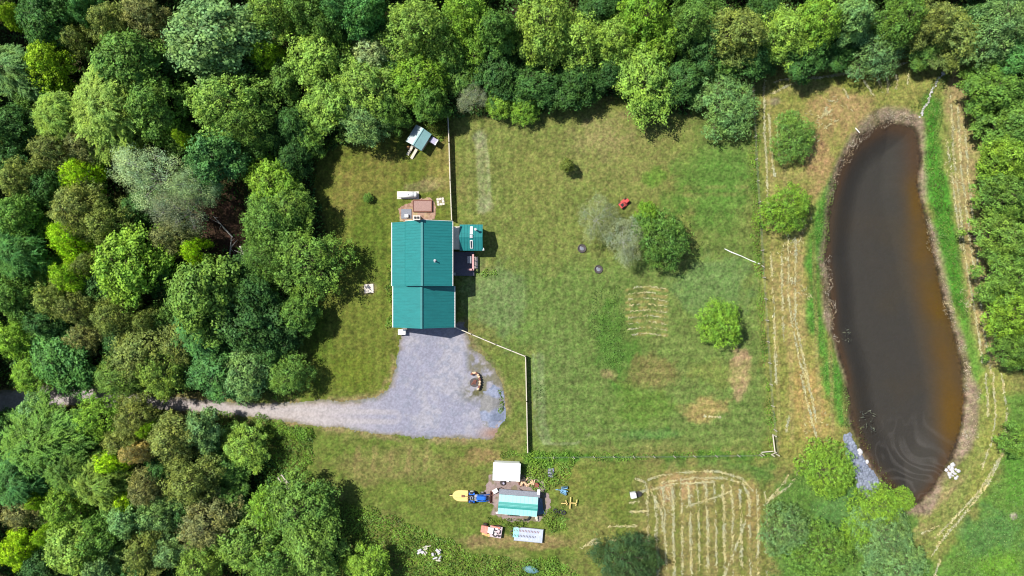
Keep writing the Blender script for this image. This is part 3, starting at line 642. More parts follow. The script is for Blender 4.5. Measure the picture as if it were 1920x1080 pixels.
KN = dict(broad='broadleaf_tree', tuft='broadleaf_tree', dense='round_tree', fine='willow_shrub', spiky='feathery_tree', airy='grey_twigged_tree', conifer='juniper_tree')
rt = random.Random(3); cnt = [0]
def tree(px, py, r, kind, colr, h, label, group=None, cat='tree'):
    h = h * (.82 if h > 9 else .9)
    if kind == 'fine': h *= 1.35
    if 470 < px < 610 and 320 < py < 570: h *= .74
    if 400 < px < 640 and py > 780: h *= .78
    if py < 262 and px > 560 and py > 60: h *= .76
    if 610 < py < 770 and px < 600: h *= .72
    cnt[0] += 1; v = PROTO[kind][cnt[0] % len(PROTO[kind])]; top = v[2]
    zc = h * .72; x, y, _ = W(px, py, zc); s = r / 12.0 * (1 - zc / H) / 5.0 * (1.13 if h > 7.5 else 1.06); sz = h / top
    e = empty(KN[kind], (x, y, 0), rt.uniform(0, 6.28), label, cat, group)
    q2 = rt.uniform(.88, 1.13); e.scale = (s * q2, s / q2, sz)
    base = G[colr] if isinstance(colr, str) else colr; q_ = rt.uniform(.88, 1.12); f = [q_ * rt.uniform(.94, 1.04), q_, q_ * rt.uniform(.9, 1.1)]
    for nm, me in (('crown', v[0]), ('trunk', v[1])):
        o = bpy.data.objects.new(nm, me); COL.objects.link(o); o.parent = e; o.color = (base[0] * f[0], base[1] * f[1], base[2] * f[2], 1)
    return e
TREES = '''
20 28 22 tuft y 11|yellow-green treetop in the upper left corner of the photo
75 35 52 broad D 14|large dark green tree just right of the upper left corner
150 12 26 broad T 15|blue-green crown cut by the top edge, between dark corner tree and brownish pair
205 40 40 tuft O 14|left one of two brownish olive crowns at the top edge
265 30 42 tuft P 14|right one of two brownish olive crowns at the top edge, beside the pale teal giant
385 65 80 broad W 18|tall pale blue-green rounded tree touching the top edge at upper left
82 116 48 tuft y 13|bright lime crown set in front of the pale trees near the upper left corner
18 130 48 spiky W 14|pale blue-green feathery crown at the left edge, left of the lime tree
140 72 30 tuft O 12|small dull olive crown above and right of the upper left lime tree
232 118 62 broad G 17|upper part of the big green crown group left of the pale teal giant
195 195 74 spiky L 16|broadest light green feathery crown in the upper left wood
282 195 52 broad G 16|dark-edged green crown just left of the shaded gap in the upper left wood
105 222 46 spiky L 14|pale feathery crown whose spiky sprays reach left, upper left wood
420 190 62 tuft L 16|olive-tinted light green tree below the pale teal giant
400 295 52 broad T 15|blue-green tree between the silver tree and the shaded bank of the lawn
455 235 46 tuft M 15|mid green crown on the right flank of the olive-tinted tree
345 262 17 tuft y 12|tiny yellowish crown squeezed above the silver tree
505 18 48 tuft L 16|light green crown at the top edge right of the pale teal giant
572 18 42 broad G 16|mid green crown at the top edge above the large pale double crown
632 22 38 broad T 16|blue-green crown at the top edge left of the dark gap
492 98 30 tuft y 12|small yellow-green tree alone in the dark gap of the upper wood
598 98 62 tuft L 17|large light green crown with lumpy clumps, upper centre left
612 195 48 broad L 15|light green crown hanging below the large lumpy one
505 345 52 tuft B 14|bright green crown top right of the silver tree, near the west lawn
142 325 34 dense Y 12|brightest lime yellow tree, left of the silver tree
95 285 42 tuft O 13|dull brownish crown up and left of the brightest lime tree
150 272 36 tuft P 12|grey-brown thin crown directly above the brightest lime tree
35 335 42 tuft O 13|dull olive crown at the left edge beside the brightest lime tree
20 235 46 broad D 12|dark shaded crown at the left edge, upper third
85 355 36 broad D 11|dark crown lower left of the brightest lime tree
272 325 66 airy S 17|big silver-grey tree showing pale bare twigs, middle of the left wood
325 392 50 airy A 15|grey lower crown with bare twigs merging with the silver tree
358 350 44 airy S 15|silvery right shoulder of the big pale twigged crown
30 405 42 broad G 14|green crown at the left edge level with the house north wall
25 480 46 spiky T 14|blue-green feathery crown at the left edge level with the house middle
28 555 44 broad G 14|mid green crown at the left edge level with the garage
22 635 38 tuft B 13|yellowish green crown at the left edge above the driveway
75 600 34 broad D 11|dark crown between the left edge and the brown-green pair
138 392 52 tuft O 15|broad olive-brown crown above the lime pair in the left wood
195 415 44 tuft O 14|olive crown with dark right side, between silver tree and bright green dome
118 445 36 dense Y 13|lime yellow crown below the broad olive-brown crown
238 492 68 broad B 16|large bright green dome in the centre of the left wood
318 448 38 tuft P 13|reddish olive crown tucked under the grey twigged crown
358 470 24 dense Y 13|small lime yellow top poking up behind the big green dome near the wood edge
375 560 70 broad M 17|big mid green dome with blocky clumps, left of the shaded wood edge
365 625 46 spiky T 15|blue-green lower skirt crown under the blocky mid green dome
132 522 34 tuft y 13|yellow-green crown left of the large bright green dome
160 498 28 tuft O 12|narrow olive crown wedged between lime crown and bright green dome
98 562 40 tuft O 13|brownish crown at left, second row from the edge, level with the garage
145 578 36 tuft O 13|olive rounded crown between two brownish crowns level with the garage
208 592 42 tuft O 14|olive crown with dark right half, under the large bright green dome
272 600 26 tuft O 12|small olive crown between bright green dome and blocky mid green dome
155 632 36 tuft P 11|brownish sparse crown above the blue-green tree by the driveway
535 385 46 tuft M 15|upper crown of the green group bordering the west lawn
500 415 56 tuft G 16|left crown of the green group bordering the west lawn
568 482 68 dense M 16|largest crown of the green group bordering the west lawn, opposite the garage
500 480 50 dense G 15|lower left crown of the green group bordering the west lawn
448 600 58 broad D 13|dark shaded crown in the bay south of the green lawn-side group
510 612 52 broad D 12|dark blue-green crown closest to the lawn above the driveway
470 555 40 broad D 12|dark crown filling the hollow behind the lawn-side group
262 665 62 tuft O 16|tall olive crown standing over the driveway, left wood
300 700 46 tuft L 15|olive-yellow lower crown overhanging the driveway bend
218 710 42 tuft M 14|green crown at the left foot of the tall olive tree by the driveway
110 680 56 broad T 14|blue-green rounded tree left of the tall olive tree by the driveway
52 705 38 tuft B 10|bright green low tree at the left edge of the driveway
330 640 44 tuft O 14|olive crown between tall olive tree and blue-green skirt crown
400 705 48 broad T 13|blue-green crown dipping towards the driveway
452 700 50 tuft W 13|pale olive green crown leaning over the driveway edge
535 702 42 dense M 12|rounded green crown at the corner between driveway and west lawn
500 660 34 broad D 11|dark low crown behind the corner tree above the driveway
75 830 72 spiky G 14|largest feathery green tree in the lower left, south of the driveway
35 895 50 spiky T 13|blue-green feathery crown at the left edge in the lower wood
130 880 48 spiky G 13|feathery green crown right below the largest feathery tree
60 775 32 broad W 9|small grey-green crown just south of the driveway at far left
15 800 30 broad D 10|dark crown at the left edge just south of the driveway
175 790 46 tuft B 11|bright green low tree hugging the south side of the driveway
250 785 44 tuft O 11|brownish crown on the south side of the driveway
225 830 36 tuft O 12|small brownish crown left of the orange one
205 868 27 tuft Y 12|yellow crown directly left of the orange one
255 850 23 tuft R 14|pale orange crown, the only orange one, lower left wood
275 808 16 tuft y 12|tiny yellow-green tip above the orange crown
322 825 48 tuft O 13|olive-grey rounded crown right of the orange one
375 812 36 broad W 11|pale blue-green small crown left of the lone light green tree on the driveway verge
455 840 46 tuft L 9|light green tree with dark right side on the verge south of the driveway
355 900 52 tuft O 13|olive-grey crown in the middle of the lower left wood
268 915 38 tuft P 12|brownish crown below the orange one
235 942 24 tuft Y 11|yellow crown below the orange one, over a brownish crown
182 905 46 spiky L 13|light feathery crown with star-like sprays below the yellow crown
118 955 48 tuft B 12|bright green dome in the lower left wood near the brown treetop
38 960 38 tuft P 11|reddish brown treetop near the left edge in the lower wood
72 938 20 tuft y 11|small yellow-green tip beside the reddish brown treetop
25 1035 36 tuft Y 11|yellow crown in the lower left corner
82 1005 20 tuft y 11|small yellow-green tip between brown treetop and lower left corner
130 1030 54 broad L 13|light green crown near the bottom edge, second from the left corner
185 1005 40 broad G 13|green crown behind the light one near the bottom edge
185 1062 36 broad W 12|pale blue-green crown on the bottom edge left of the brownish ones
240 975 40 broad W 12|grey-green crown right of the bright green dome, lower wood
268 1030 42 tuft O 12|olive crown with dark right side near the bottom edge
300 965 34 broad W 12|pale grey-green crown below the brownish crown group
318 1035 38 broad W 11|soft grey-green crown at the bottom edge left of the brownish dome
388 985 54 tuft P 12|brownish green dome left of the big tree group by the south weeds
370 1060 46 tuft L 12|light green crown on the bottom edge under the brownish dome
430 925 32 broad G 8|low green tree between the light green verge tree and the weeds
462 1020 60 tuft M 14|left crown of the big green group by the south weeds
555 955 62 tuft G 14|top crown of the big green group by the south weeds
585 1030 60 tuft M 14|right crown of the big green group by the south weeds, edge in shadow
520 1060 48 tuft G 14|bottom crown of the big green group by the south weeds
500 960 42 tuft B 12|bright small crown on the left shoulder of the group by the south weeds
688 1068 44 tuft B 7|low bright tree on the bottom edge right of the big green group
675 25 44 broad T 16|blue-green crown at the top edge left of the yellowish tall crown
692 95 38 tuft S 14|small grey-green crown above the light green tree by the coop
612 60 30 broad G 15|green crown filling between two light crowns, top left of centre
688 165 58 tuft L 16|light green tree whose right side drops towards the chicken coop
678 225 44 tuft W 14|pale olive crown ending at the lawn left of the chicken coop
730 210 36 tuft G 12|green crown over the shaded corner above the chicken coop
775 45 58 tuft L 17|tall yellowish green crown on the top edge, above the house
835 85 42 tuft M 16|mid green crown at the right side of the tall yellowish crown
875 25 46 tuft B 16|bright green crown on the top edge above the house ridge
888 82 42 tuft B 14|bright green crown below the top edge one, above the house ridge
782 138 52 tuft B 15|bright ragged crown above the chicken coop
808 190 38 broad G 12|green lower crown just above the chicken coop weeds
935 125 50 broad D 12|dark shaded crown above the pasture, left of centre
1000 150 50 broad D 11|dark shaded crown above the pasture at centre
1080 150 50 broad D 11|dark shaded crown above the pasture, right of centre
930 55 40 broad G 16|shadow-side crown right of the bright pair above the house
1020 40 60 tuft L 17|large pale green crown with starry clumps, top centre, left half
1085 72 54 tuft L 16|large pale green crown with starry clumps, top centre, right half
1158 70 46 tuft L 15|light green crown beside the starry pair, top centre
1215 22 50 tuft B 16|bright green crown on the top edge right of centre
1245 70 44 tuft B 15|bright green crown above the one jutting into the pasture
1210 150 62 tuft L 14|light green tree jutting furthest into the pasture along the north wood
1140 135 32 broad D 11|dark crown behind the left side of the tree jutting into the pasture
1295 45 42 tuft G 15|mid green crown on the top edge right of the bright green one
1275 150 44 broad D 11|dark crown between jutting tree and round tree at the pasture corner
882 180 31 airy A 7|pale grey-brown bush at the wood edge right of the coop
940 190 30 tuft B 6|bright green bush at the pasture edge, left half of a pair
982 202 28 tuft B 6|bright green bush at the pasture edge, right half of a pair
1080 182 20 tuft B 4|small bright bush at the tip of the wood edge, top centre
1325 85 38 broad D 14|dark brownish crown left of the yellowish crown, top right of centre
1385 55 52 tuft O 15|olive-yellow crown on the top edge above the round pasture tree
1410 110 40 broad D 11|dark crown above the north-east pasture corner
1478 62 54 tuft L 15|light green crown with clear leafy tufts above the meadow, top right
1515 100 44 broad D 12|dark right half of the leafy tufted crown above the meadow
1545 35 42 tuft B 15|green crown on the top edge right of the leafy tufted one
1600 32 42 broad W 14|grey-green crown on the top edge, third from the pond side
1645 80 58 dense W 11|grey-green spreading tree at the north end of the meadow
1700 30 44 tuft G 14|mid green crown on the top edge above the pond
1752 38 38 tuft O 14|olive crown on the top edge right above the pond ditch
1795 62 54 tuft O 13|brownish olive crown above the east track
1882 45 62 dense W 15|pale blue-green crown in the upper right corner
1868 165 50 broad G 13|green tree at the right edge above the dark hollow
1900 230 48 broad G 13|green tree at the right edge below the dark hollow
1908 110 38 broad T 13|blue-green crown on the right edge under the corner crown
1892 300 46 tuft B 12|bright green tree at the right edge level with the pond head
1888 370 46 tuft G 12|green crown, second below the bright one on the right edge
1886 440 48 tuft M 12|soft mid green crown at the right edge level with the pond middle
1898 520 50 tuft G 12|dark green crown at the right edge level with the garage
1905 590 46 tuft B 11|bright yellow-green tree at the right edge by the east track
1912 655 40 tuft G 10|lowest tree of the right edge wood, beside the east track
1918 828 34 tuft G 8|single green tree on the right edge south of the wood
1356 190 61 dense W 10|large round blue-green tree alone in the north-east pasture corner
1492 254 44 dense G 7.5|rounded tree between the pasture fence and the pond head
1482 386 46 dense B 7|bright green rounded tree on the meadow west of the pond
1360 608 41 dense B 6.5|bright round tree alone in the pasture, above a bare patch
1244 446 50 dense G 9|full green tree of the clump in mid pasture
1122 408 40 airy A 8|left grey twiggy tree of the clump in mid pasture
1172 450 46 airy A 8|lower grey twiggy tree between the left one and the full green tree
1215 405 26 tuft B 6|bright green top behind the full green tree of the pasture clump
1064 309 14 tuft O 4.2|sapling with thin yellowish crown casting a dark shadow in the pasture
690 370 9 tuft G 1.6|tiny green sapling in the lawn west of the house
1562 888 50 fine B 5|round bright shrub beside the grey riprap at the pond's south-west shore|shrub
1480 1000 46 fine W 4.5|grey-green shrub west of the bare patch near the bottom edge|shrub
1552 1042 54 fine M 5|green shrub cut by the bottom edge, right of the grey-green one|shrub
1655 955 42 fine B 4.5|bright shrub at the pond's southern tip|shrub
1618 1000 30 fine B 3.5|small bright shrub left of the big grey-green thicket|shrub
1665 1012 56 fine W 5|upper dome of the grey-green thicket south of the pond|shrub
1692 1062 58 fine W 5|lower dome of the grey-green thicket, cut by the bottom edge|shrub
1180 1058 58 conifer K 7|dark green juniper on the bottom edge left of the hay field
1700 940 22 fine B 3|smallest bright shrub touching the pond's southern tip|shrub
'''
for ln in TREES.strip().split('\n'):
    a, *rest = ln.split('|'); f = a.split()
    tree(float(f[0]), float(f[1]), float(f[2]), f[3], f[4], float(f[5]), rest[0], cat=rest[1] if len(rest) > 1 else 'tree')
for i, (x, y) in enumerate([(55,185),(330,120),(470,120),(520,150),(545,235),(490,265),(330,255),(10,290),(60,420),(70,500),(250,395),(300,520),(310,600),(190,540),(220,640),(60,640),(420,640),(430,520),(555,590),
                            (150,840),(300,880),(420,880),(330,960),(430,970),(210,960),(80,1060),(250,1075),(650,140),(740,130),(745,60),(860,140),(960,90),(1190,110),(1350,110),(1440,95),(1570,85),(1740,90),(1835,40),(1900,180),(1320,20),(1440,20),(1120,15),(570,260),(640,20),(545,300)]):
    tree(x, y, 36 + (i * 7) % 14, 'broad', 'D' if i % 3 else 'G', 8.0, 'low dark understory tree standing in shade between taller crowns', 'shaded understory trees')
# the wood goes on beyond the frame
ro = random.Random(11)
for i in range(40):
    if i < 13: x, y = -75 - ro.uniform(0, 50), i * 90 - 30
    elif i < 32: x, y = (i - 13) * 108 - 20, -75 - ro.uniform(0, 50)
    elif i < 37: x, y = 2000 + ro.uniform(0, 40), (i - 32) * 130 + 60
    else: x, y = (i - 37) * 170 + 60, 1165
    tree(x, y, ro.uniform(55, 75), ('broad', 'tuft', 'spiky')[i % 3], ('G', 'L', 'M', 'O', 'T')[i % 5], 14, 'tree of the surrounding wood just outside the picture', 'trees outside the frame')
# pale fallen trunks in the clearing of the left wood
def fallen(x0, y0, x1, y1, z0, z1, label, n=7):
    a = Vector(W(x0, y0, z0)); b = Vector(W(x1, y1, z1)); t = MB(); t.rod(a, b, .13, .05, 7); rr = random.Random(x0)
    for i in range(n):
        p = a.lerp(b, rr.uniform(.25, .95)); t.rod(p, p + Vector((rr.uniform(-1, 1), rr.uniform(-1, 1), rr.uniform(.1, .9))) * 1.3, .05, .015, 5)
    tag(t.build('dead_trunk', M['pale_bark']), label, 'dead tree')
fallen(428, 505, 434, 445, .3, 1.2, 'short pale dead trunk standing upright in the clearing of the left wood', 10)
fallen(440, 478, 498, 545, .5, .3, 'longer pale fallen trunk slanting towards the driveway in the left wood')
fallen(436, 445, 400, 405, .4, .3, 'thin fallen stem in the clearing next to the silver tree')
fallen(450, 462, 468, 500, 2.5, 4.0, 'grey dead stem leaning into the lawn-side green trees', 16)

# ------------------------------------------------------------------ house
house = empty('house', W(791, 515), 0, 'long house with green ribbed metal roof, deck wing and attached garage by the gravel', 'house')
hx, hy, _ = house.location
def L2(px, py, z): x, y, _ = W(px, py, z); return (x - hx, y - hy, z)
def roofslab(name, prof, y0, y1, m, parent, th=.14, rib=.42):
    b = MB()
    lo = [(x, z - th) for x, z in prof]; b.extr(prof + lo[::-1], y0, y1)
    if rib:
        y = y0 + rib / 2
        while y < y1 - .05:
            for (xa, za), (xb, zb) in zip(prof[:-1], prof[1:]):
                if abs(xb - xa) < .2: continue
                b.beam((xa, y, za + .012), (xb, y, zb + .012), .045, .05)
            y += rib
    return b.build(name, m, parent)
def window(parent, c, wd, hh, axis):
    f = MB(); d = (wd, .08, hh) if axis == 'y' else (.08, wd, hh); f.box(c, d); fo = f.build('window', M['trim'], parent)
    g = MB(); d = (wd - .18, .12, hh - .18) if axis == 'y' else (.12, wd - .18, hh - .18); g.box(c, d); g.build('pane', M['glass'], fo)
# profiles (x at its height)
def prof(pts): return [(L2(px, 0, z)[0], z) for px, z in pts]
mp_ = prof([(735, 3.2), (759, 4.65), (760, 5.35), (791, 7.3), (848, 5.2)]); gp_ = prof([(737, 3.15), (790, 6.2), (852, 3.0)])
yN = L2(0, 414, 6)[1]; yS = L2(0, 536, 6)[1]; yG = L2(0, 615, 4.6)[1]
roofslab('main_roof', mp_, yS, yN, M['roof'], house); roofslab('garage_roof', gp_, yG, yS - .01, M['roof'], house)
b = MB(); i_ = .45
wp = [(mp_[0][0] + i_, 0), (mp_[0][0] + i_, mp_[0][1] + .05), (mp_[1][0] + .05, mp_[1][1] - .25), (mp_[2][0] + .25, mp_[2][1] - .2), (mp_[3][0], mp_[3][1] - .16), (mp_[4][0] - i_, mp_[4][1] - .02), (mp_[4][0] - i_, 0)]
b.extr(wp, yS + .25, yN - .3); b.build('wall', M['siding'], house)
b = MB(); wp = [(gp_[0][0] + i_, 0), (gp_[0][0] + i_, gp_[0][1]), (gp_[1][0], gp_[1][1] - .16), (gp_[2][0] - i_, gp_[2][1]), (gp_[2][0] - i_, 0)]
b.extr(wp, yG + .35, yS + .24); b.build('garage_wall', M['siding'], house)
b = MB(); b.beam((mp_[3][0], yS - .02, mp_[3][1] + .04), (mp_[3][0], yN + .02, mp_[3][1] + .04), .3, .06); b.beam((gp_[1][0], yG - .02, gp_[1][1] + .04), (gp_[1][0], yS - .1, gp_[1][1] + .04), .3, .06)
b.build('ridge_cap', M['roof'], house)
b = MB()
for (p0, p1) in zip(mp_[2:-1], mp_[3:]): b.beam((p0[0], yN + .04, p0[1] - .06), (p1[0], yN + .04, p1[1] - .06), .05, .2); pass
for x, z, a, c in ((mp_[4][0] + .06, 5.08, yS, yN), (mp_[0][0] - .06, 3.08, yS, yN), (gp_[0][0] - .06, 3.0, yG, yS - .05), (gp_[2][0] + .06, 2.9, yG, yS - .05)): b.box((x, (a + c) / 2, z), (.11, abs(c - a), .11))
b.build('gutter', M['trim'], house)
b = MB(); c = L2(782, 412, 7.6); b.box((c[0], c[1] + .25, 4.05), (.95, .55, 8.1)); ch_ = b.build('chimney', M['brick'], house)
b = MB(); b.box((c[0], c[1] + .25, 8.14), (1.05, .66, .1)); b.build('cap', M['concrete'], ch_)
b = MB(); b.box((c[0] - .2, c[1] + .25, 8.26), (.26, .3, .16)); b.box((c[0] + .22, c[1] + .25, 8.26), (.26, .3, .16)); b.build('flue', M['dark'], ch_)
b = MB(); c = L2(815, 489, 6.5); b.cyl((c[0], c[1], 6.75), .09, .8); b.cyl((c[0], c[1], 6.45), .22, .08); b.build('vent_pipe', M['grey'], house)
for px in (760, 805, 830):
    c = L2(px, 0, 1.6); window(house, (c[0], yN - .28, 1.6), 1.2, 1.2, 'y')
window(house, (L2(812, 0, 4.2)[0], yN - .28, 4.3), 1.2, 1.2, 'y')
for py in (440, 480, 520): window(house, (mp_[0][0] + i_ - .02, L2(0, py, 1.6)[1], 1.6), 1.4, 1.2, 'x')
for py in (485, 520): window(house, (mp_[4][0] - i_ + .02, L2(0, py, 1.6)[1], 1.7), 1.4, 1.3, 'x'); window(house, (mp_[4][0] - i_ + .02, L2(0, py, 1.6)[1], 4.1), 1.2, 1.1, 'x')
for px in (765, 822):
    c = L2(px, 0, 1.2); b = MB(); b.box((c[0], yG + .33, 1.25), (3.0, .1, 2.4)); d = b.build('garage_door', M['white'], house)
    b = MB(); b.box((c[0], yG + .27, 1.0), (.3, .04, .05)); b.build('handle', M['dkmetal'], d)
b = MB(); b.box((mp_[4][0] - i_ + .03, L2(0, 503, 1)[1], 1.05 + .45), (.08, 1.0, 2.1)); d = b.build('door', M['white'], house)
b = MB(); b.box((mp_[4][0] - i_ + .1, L2(0, 503, 1)[1] + .38, 1.45), (.05, .05, .15)); b.build('handle', M['dkmetal'], d)
# low wing with two roof lights
xa = L2(862, 0, 2.9)[0]; xb = L2(905, 0, 2.9)[0]; ya = L2(0, 470, 2.9)[1]; yb = L2(0, 421, 2.9)[1]; ym = (ya + yb) / 2; xw = mp_[4][0] - i_ + .02
def wing(name, za, zr, off, m):
    b = MB(); A = [(xa, ya, za), (xb, ya, za), (xb, ym, zr), (xa, ym, zr)]; B = [(xa, yb, za), (xb, yb, za), (xb, ym, zr), (xa, ym, zr)]
    for q in (A, B):
        t = [b.bm.verts.new(v) for v in q]; u = [b.bm.verts.new((v[0], v[1], v[2] - .13)) for v in q]; b.bm.faces.new(t); b.bm.faces.new(u)
        for i in range(4): b.bm.faces.new((t[i], t[(i + 1) % 4], u[(i + 1) % 4], u[i]))
    x = xa + .3
    while x < xb - .1:
        b.beam((x, ya, za + .012), (x, ym, zr + .012), .045, .05); b.beam((x, yb, za + .012), (x, ym, zr + .012), .045, .05); x += .42
    return b.build(name, m, house)
wr = wing('wing_roof', 2.9, 3.9, 0, M['roof'])
b = MB(); y0 = ya + .3; y1 = yb - .3
vs = [(y0, 0), (y0, 2.85), (ym, 3.72), (y1, 2.85), (y1, 0)]
A = [b.bm.verts.new((xw, y, z)) for y, z in vs]; B = [b.bm.verts.new((xb - .3, y, z)) for y, z in vs]; b.bm.faces.new(A); b.bm.faces.new(B[::-1])
for i in range(5): b.bm.faces.new((A[i], B[i], B[(i + 1) % 5], A[(i + 1) % 5]))
b.build('wing_wall', M['siding'], house)
b = MB(); b.box(((xw + xa) / 2, ym, 2.75), (abs(xa - xw) - .05, yb - ya - .9, .12)); b.build('link_roof', M['deck'], house)
b = MB(); b.box((xa - .12, ym + .9, 2.85), (.25, 1.4, .14)); b.box((xa - .12, ym - .7, 2.85), (.2, .9, .12)); b.build('link_flashing', M['trim'], house)
sx = L2(884, 0, 3.3)[0]; sl_ = 1.0 / (ym - ya)
for s_, mm in ((1, M['white']), (-1, M['glass'])):
    yc = ym + s_ * 1.05; zc = 3.9 - 1.05 * sl_ + .07; rx = -s_ * math.atan(sl_)
    b = MB(); b.box((sx, yc, zc), (.42, 1.3, .14), rx=rx); k = b.build('skylight', M['trim'], house)
    b = MB(); b.box((sx, yc, zc + .02), (.26, 1.12, .13), rx=rx); b.build('pane', mm, k)
b = MB(); b.box((sx, ym + .12, 3.99), (.42, .5, .1)); b.build('roof_vent', M['grey'], house)
c = L2(892, 431, 3.6); b = MB(); b.cyl((c[0], c[1], 3.9), .12, 1.5); b.cyl((c[0], c[1], 4.68), .2, .12); b.build('stove_pipe', M['grey'], house)
b = MB(); b.cyl((xb + .08, ya + .1, 2.9), .06, .3, 'X'); b.box((xb + .12, ya + .25, 2.84), (.14, .35, .12)); b.build('downspout', M['white'], house)
# deck
dk = empty('deck', W(870, 493), 0, 'dark board deck in the shade between the house and its green wing', 'deck')
dx, dy, _ = dk.location
b = MB(); x0, y0, _ = W(847, 517, .5); x1, y1, _ = W(889, 472, .5); n = 24
for i in range(n):
    yy = y0 + (y1 - y0) * (i + .5) / n; b.box(((x0 + x1) / 2 - dx, yy - dy, .45), (x1 - x0, (y1 - y0) / n - .02, .06))
b.build('floor_boards', M['deck'], dk)
b = MB(); xr = W(887, 0, 1.4)[0] - dx; ya_ = W(0, 507, 1)[1] - dy; yb_ = W(0, 477, 1)[1] - dy
b.box((xr, (ya_ + yb_) / 2, 1.42), (.28, yb_ - ya_, .06)); b.box((xr - .4, ya_ + .12, 1.42), (.85, .26, .06)); b.build('rail_cap', M['pinkwood'], dk)
for i in range(4):
    b = MB(); b.box((xr, ya_ + .1 + (yb_ - ya_ - .2) * i / 3, .7), (.1, .1, 1.4)); b.build('post', M['pinkwood'], dk)
b = MB(); b.box((xr, (ya_ + yb_) / 2, .95), (.05, yb_ - ya_ - .1, .06)); b.box((xr, (ya_ + yb_) / 2, 1.2), (.05, yb_ - ya_ - .1, .06)); b.build('rail', M['pinkwood'], dk)
b = MB(); xs_ = W(894, 0, .5)[0] - dx
for k, z in enumerate((.15, .32)): b.box((xr + .55 - k * .25, (ya_ + yb_) / 2, z), (.28, 1.8, .08))
b.build('step', M['wood'], dk)
tb = empty('patio_table', (*W(880, 487, 1.1)[:2], .48), 0, 'pale grey table on the dark deck next to the red rail', 'table')
b = MB(); b.box((0, 0, .72), (.6, 1.1, .05)); b.build('table_top', M['grey'], tb)
for sx_ in (-1, 1):
    for sy_ in (-1, 1): b = MB(); b.box((sx_ * .24, sy_ * .48, .35), (.05, .05, .7)); b.build('leg', M['grey'], tb)
gr = empty('grill', (*W(852, 514, .5)[:2], 0.48), 0, 'small pale covered grill in the shaded corner of the deck', 'grill')
b = MB(); b.box((0, 0, .45), (.55, .45, .5)); b.build('body', M['dkmetal'], gr, .04); b = MB(); b.cyl((0, 0, .72), .22, .5, 'X'); b.build('lid', M['grey'], gr)
ac = empty('heat_pump', W(755, 622), 0, 'white box unit on the gravel at the south-west corner of the house', 'heat pump')
b = MB(); b.box((0, 0, .45), (1.15, .8, .9)); b.build('cabinet', M['white'], ac, .04); b = MB(); b.torus((0, 0, .91), .28, .025); b.torus((0, 0, .91), .15, .02); b.build('fan_grille', M['grey'], ac)
# ------------------------------------------------------------------ patio, tank, coop, slab
PAT = [(747,392),(757,384),(768,380),(775,374),(806,370),(814,378),(817,395),(815,412),(800,416),(748,416)]
def patcol(X, Y, d):
    n = vnoise(X, Y, .3, 71); n2 = vnoise(X, Y, .8, 72); col = np.zeros(X.shape + (3,)) + lin((214, 176, 156)) / K
    col = mixn(col, lin((188, 150, 128)) / K, sm(.4, .6, n)); return np.clip(mixn(col, lin((226, 206, 150)) / K, sm(.6, .8, n2) * .7), .01, .9)
sheet('stone_patio', PAT, 0.03, .1, patcol, M['gravel'], .16)
bed = empty('raised_bed', W(792, 386, .3), 0, 'brown mulched raised bed framed in dark timber on the pink patio', 'raised bed')
x0, y0, _ = W(774, 397, .3); x1, y1, _ = W(810, 375, .3); wd = x1 - x0; hh = y1 - y0
b = MB(); b.box((0, 0, -.12), (wd - .2, hh - .2, .3)); b.build('mulch', M['mulch'], bed)
b = MB()
for s_ in (-1, 1): b.box((0, s_ * (hh / 2 - .06), -.1), (wd, .12, .42)); b.box((s_ * (wd / 2 - .06), 0, -.1), (.12, hh - .24, .42))
b.build('timber_frame', M['rust'], bed)
pad = empty('utility_pad', W(762, 401), 0, 'square grey pad with a small white box beside the chimney', 'utility pad')
b = MB(); b.box((0, 0, .06), (1.6, 1.5, .1)); b.build('pad', M['shingle'], pad)
b = MB(); b.box((.1, -.35, .35), (.55, .5, .5)); b.build('box', M['white'], pad, .03)
tk = empty('propane_tank', W(765, 366), 0, 'long white propane tank lying north of the house', 'propane tank')
b = MB(); b.cyl((0, 0, .72), .47, 2.35, 'X', 28); b.ball((-1.17, 0, .72), (.8, .94, .94), 24); b.ball((1.17, 0, .72), (.8, .94, .94), 24); b.build('tank_body', M['white'], tk, smooth=True)
b = MB(); b.cyl((.15, 0, 1.2), .13, .22, seg=16); b.build('valve_dome', M['grey'], tk)
for s_ in (-1, 1): b = MB(); b.box((s_ * .8, 0, .14), (.15, .7, .28)); b.build('foot', M['concrete'], tk)
b = MB(); b.box((0, 0, .02), (3.4, 1.2, .05)); b.build('base_slab', M['concrete'], tk)
sb = empty('well_cover', W(692, 541), R(3), 'square pale concrete slab set in the west lawn', 'slab')
b = MB(); b.box((0, 0, .08), (1.45, 1.4, .16)); b.build('slab', M['concrete'], sb, .02); b = MB(); b.torus((.1, .05, .165), .22, .02); b.build('lid_ring', M['stone'], sb)

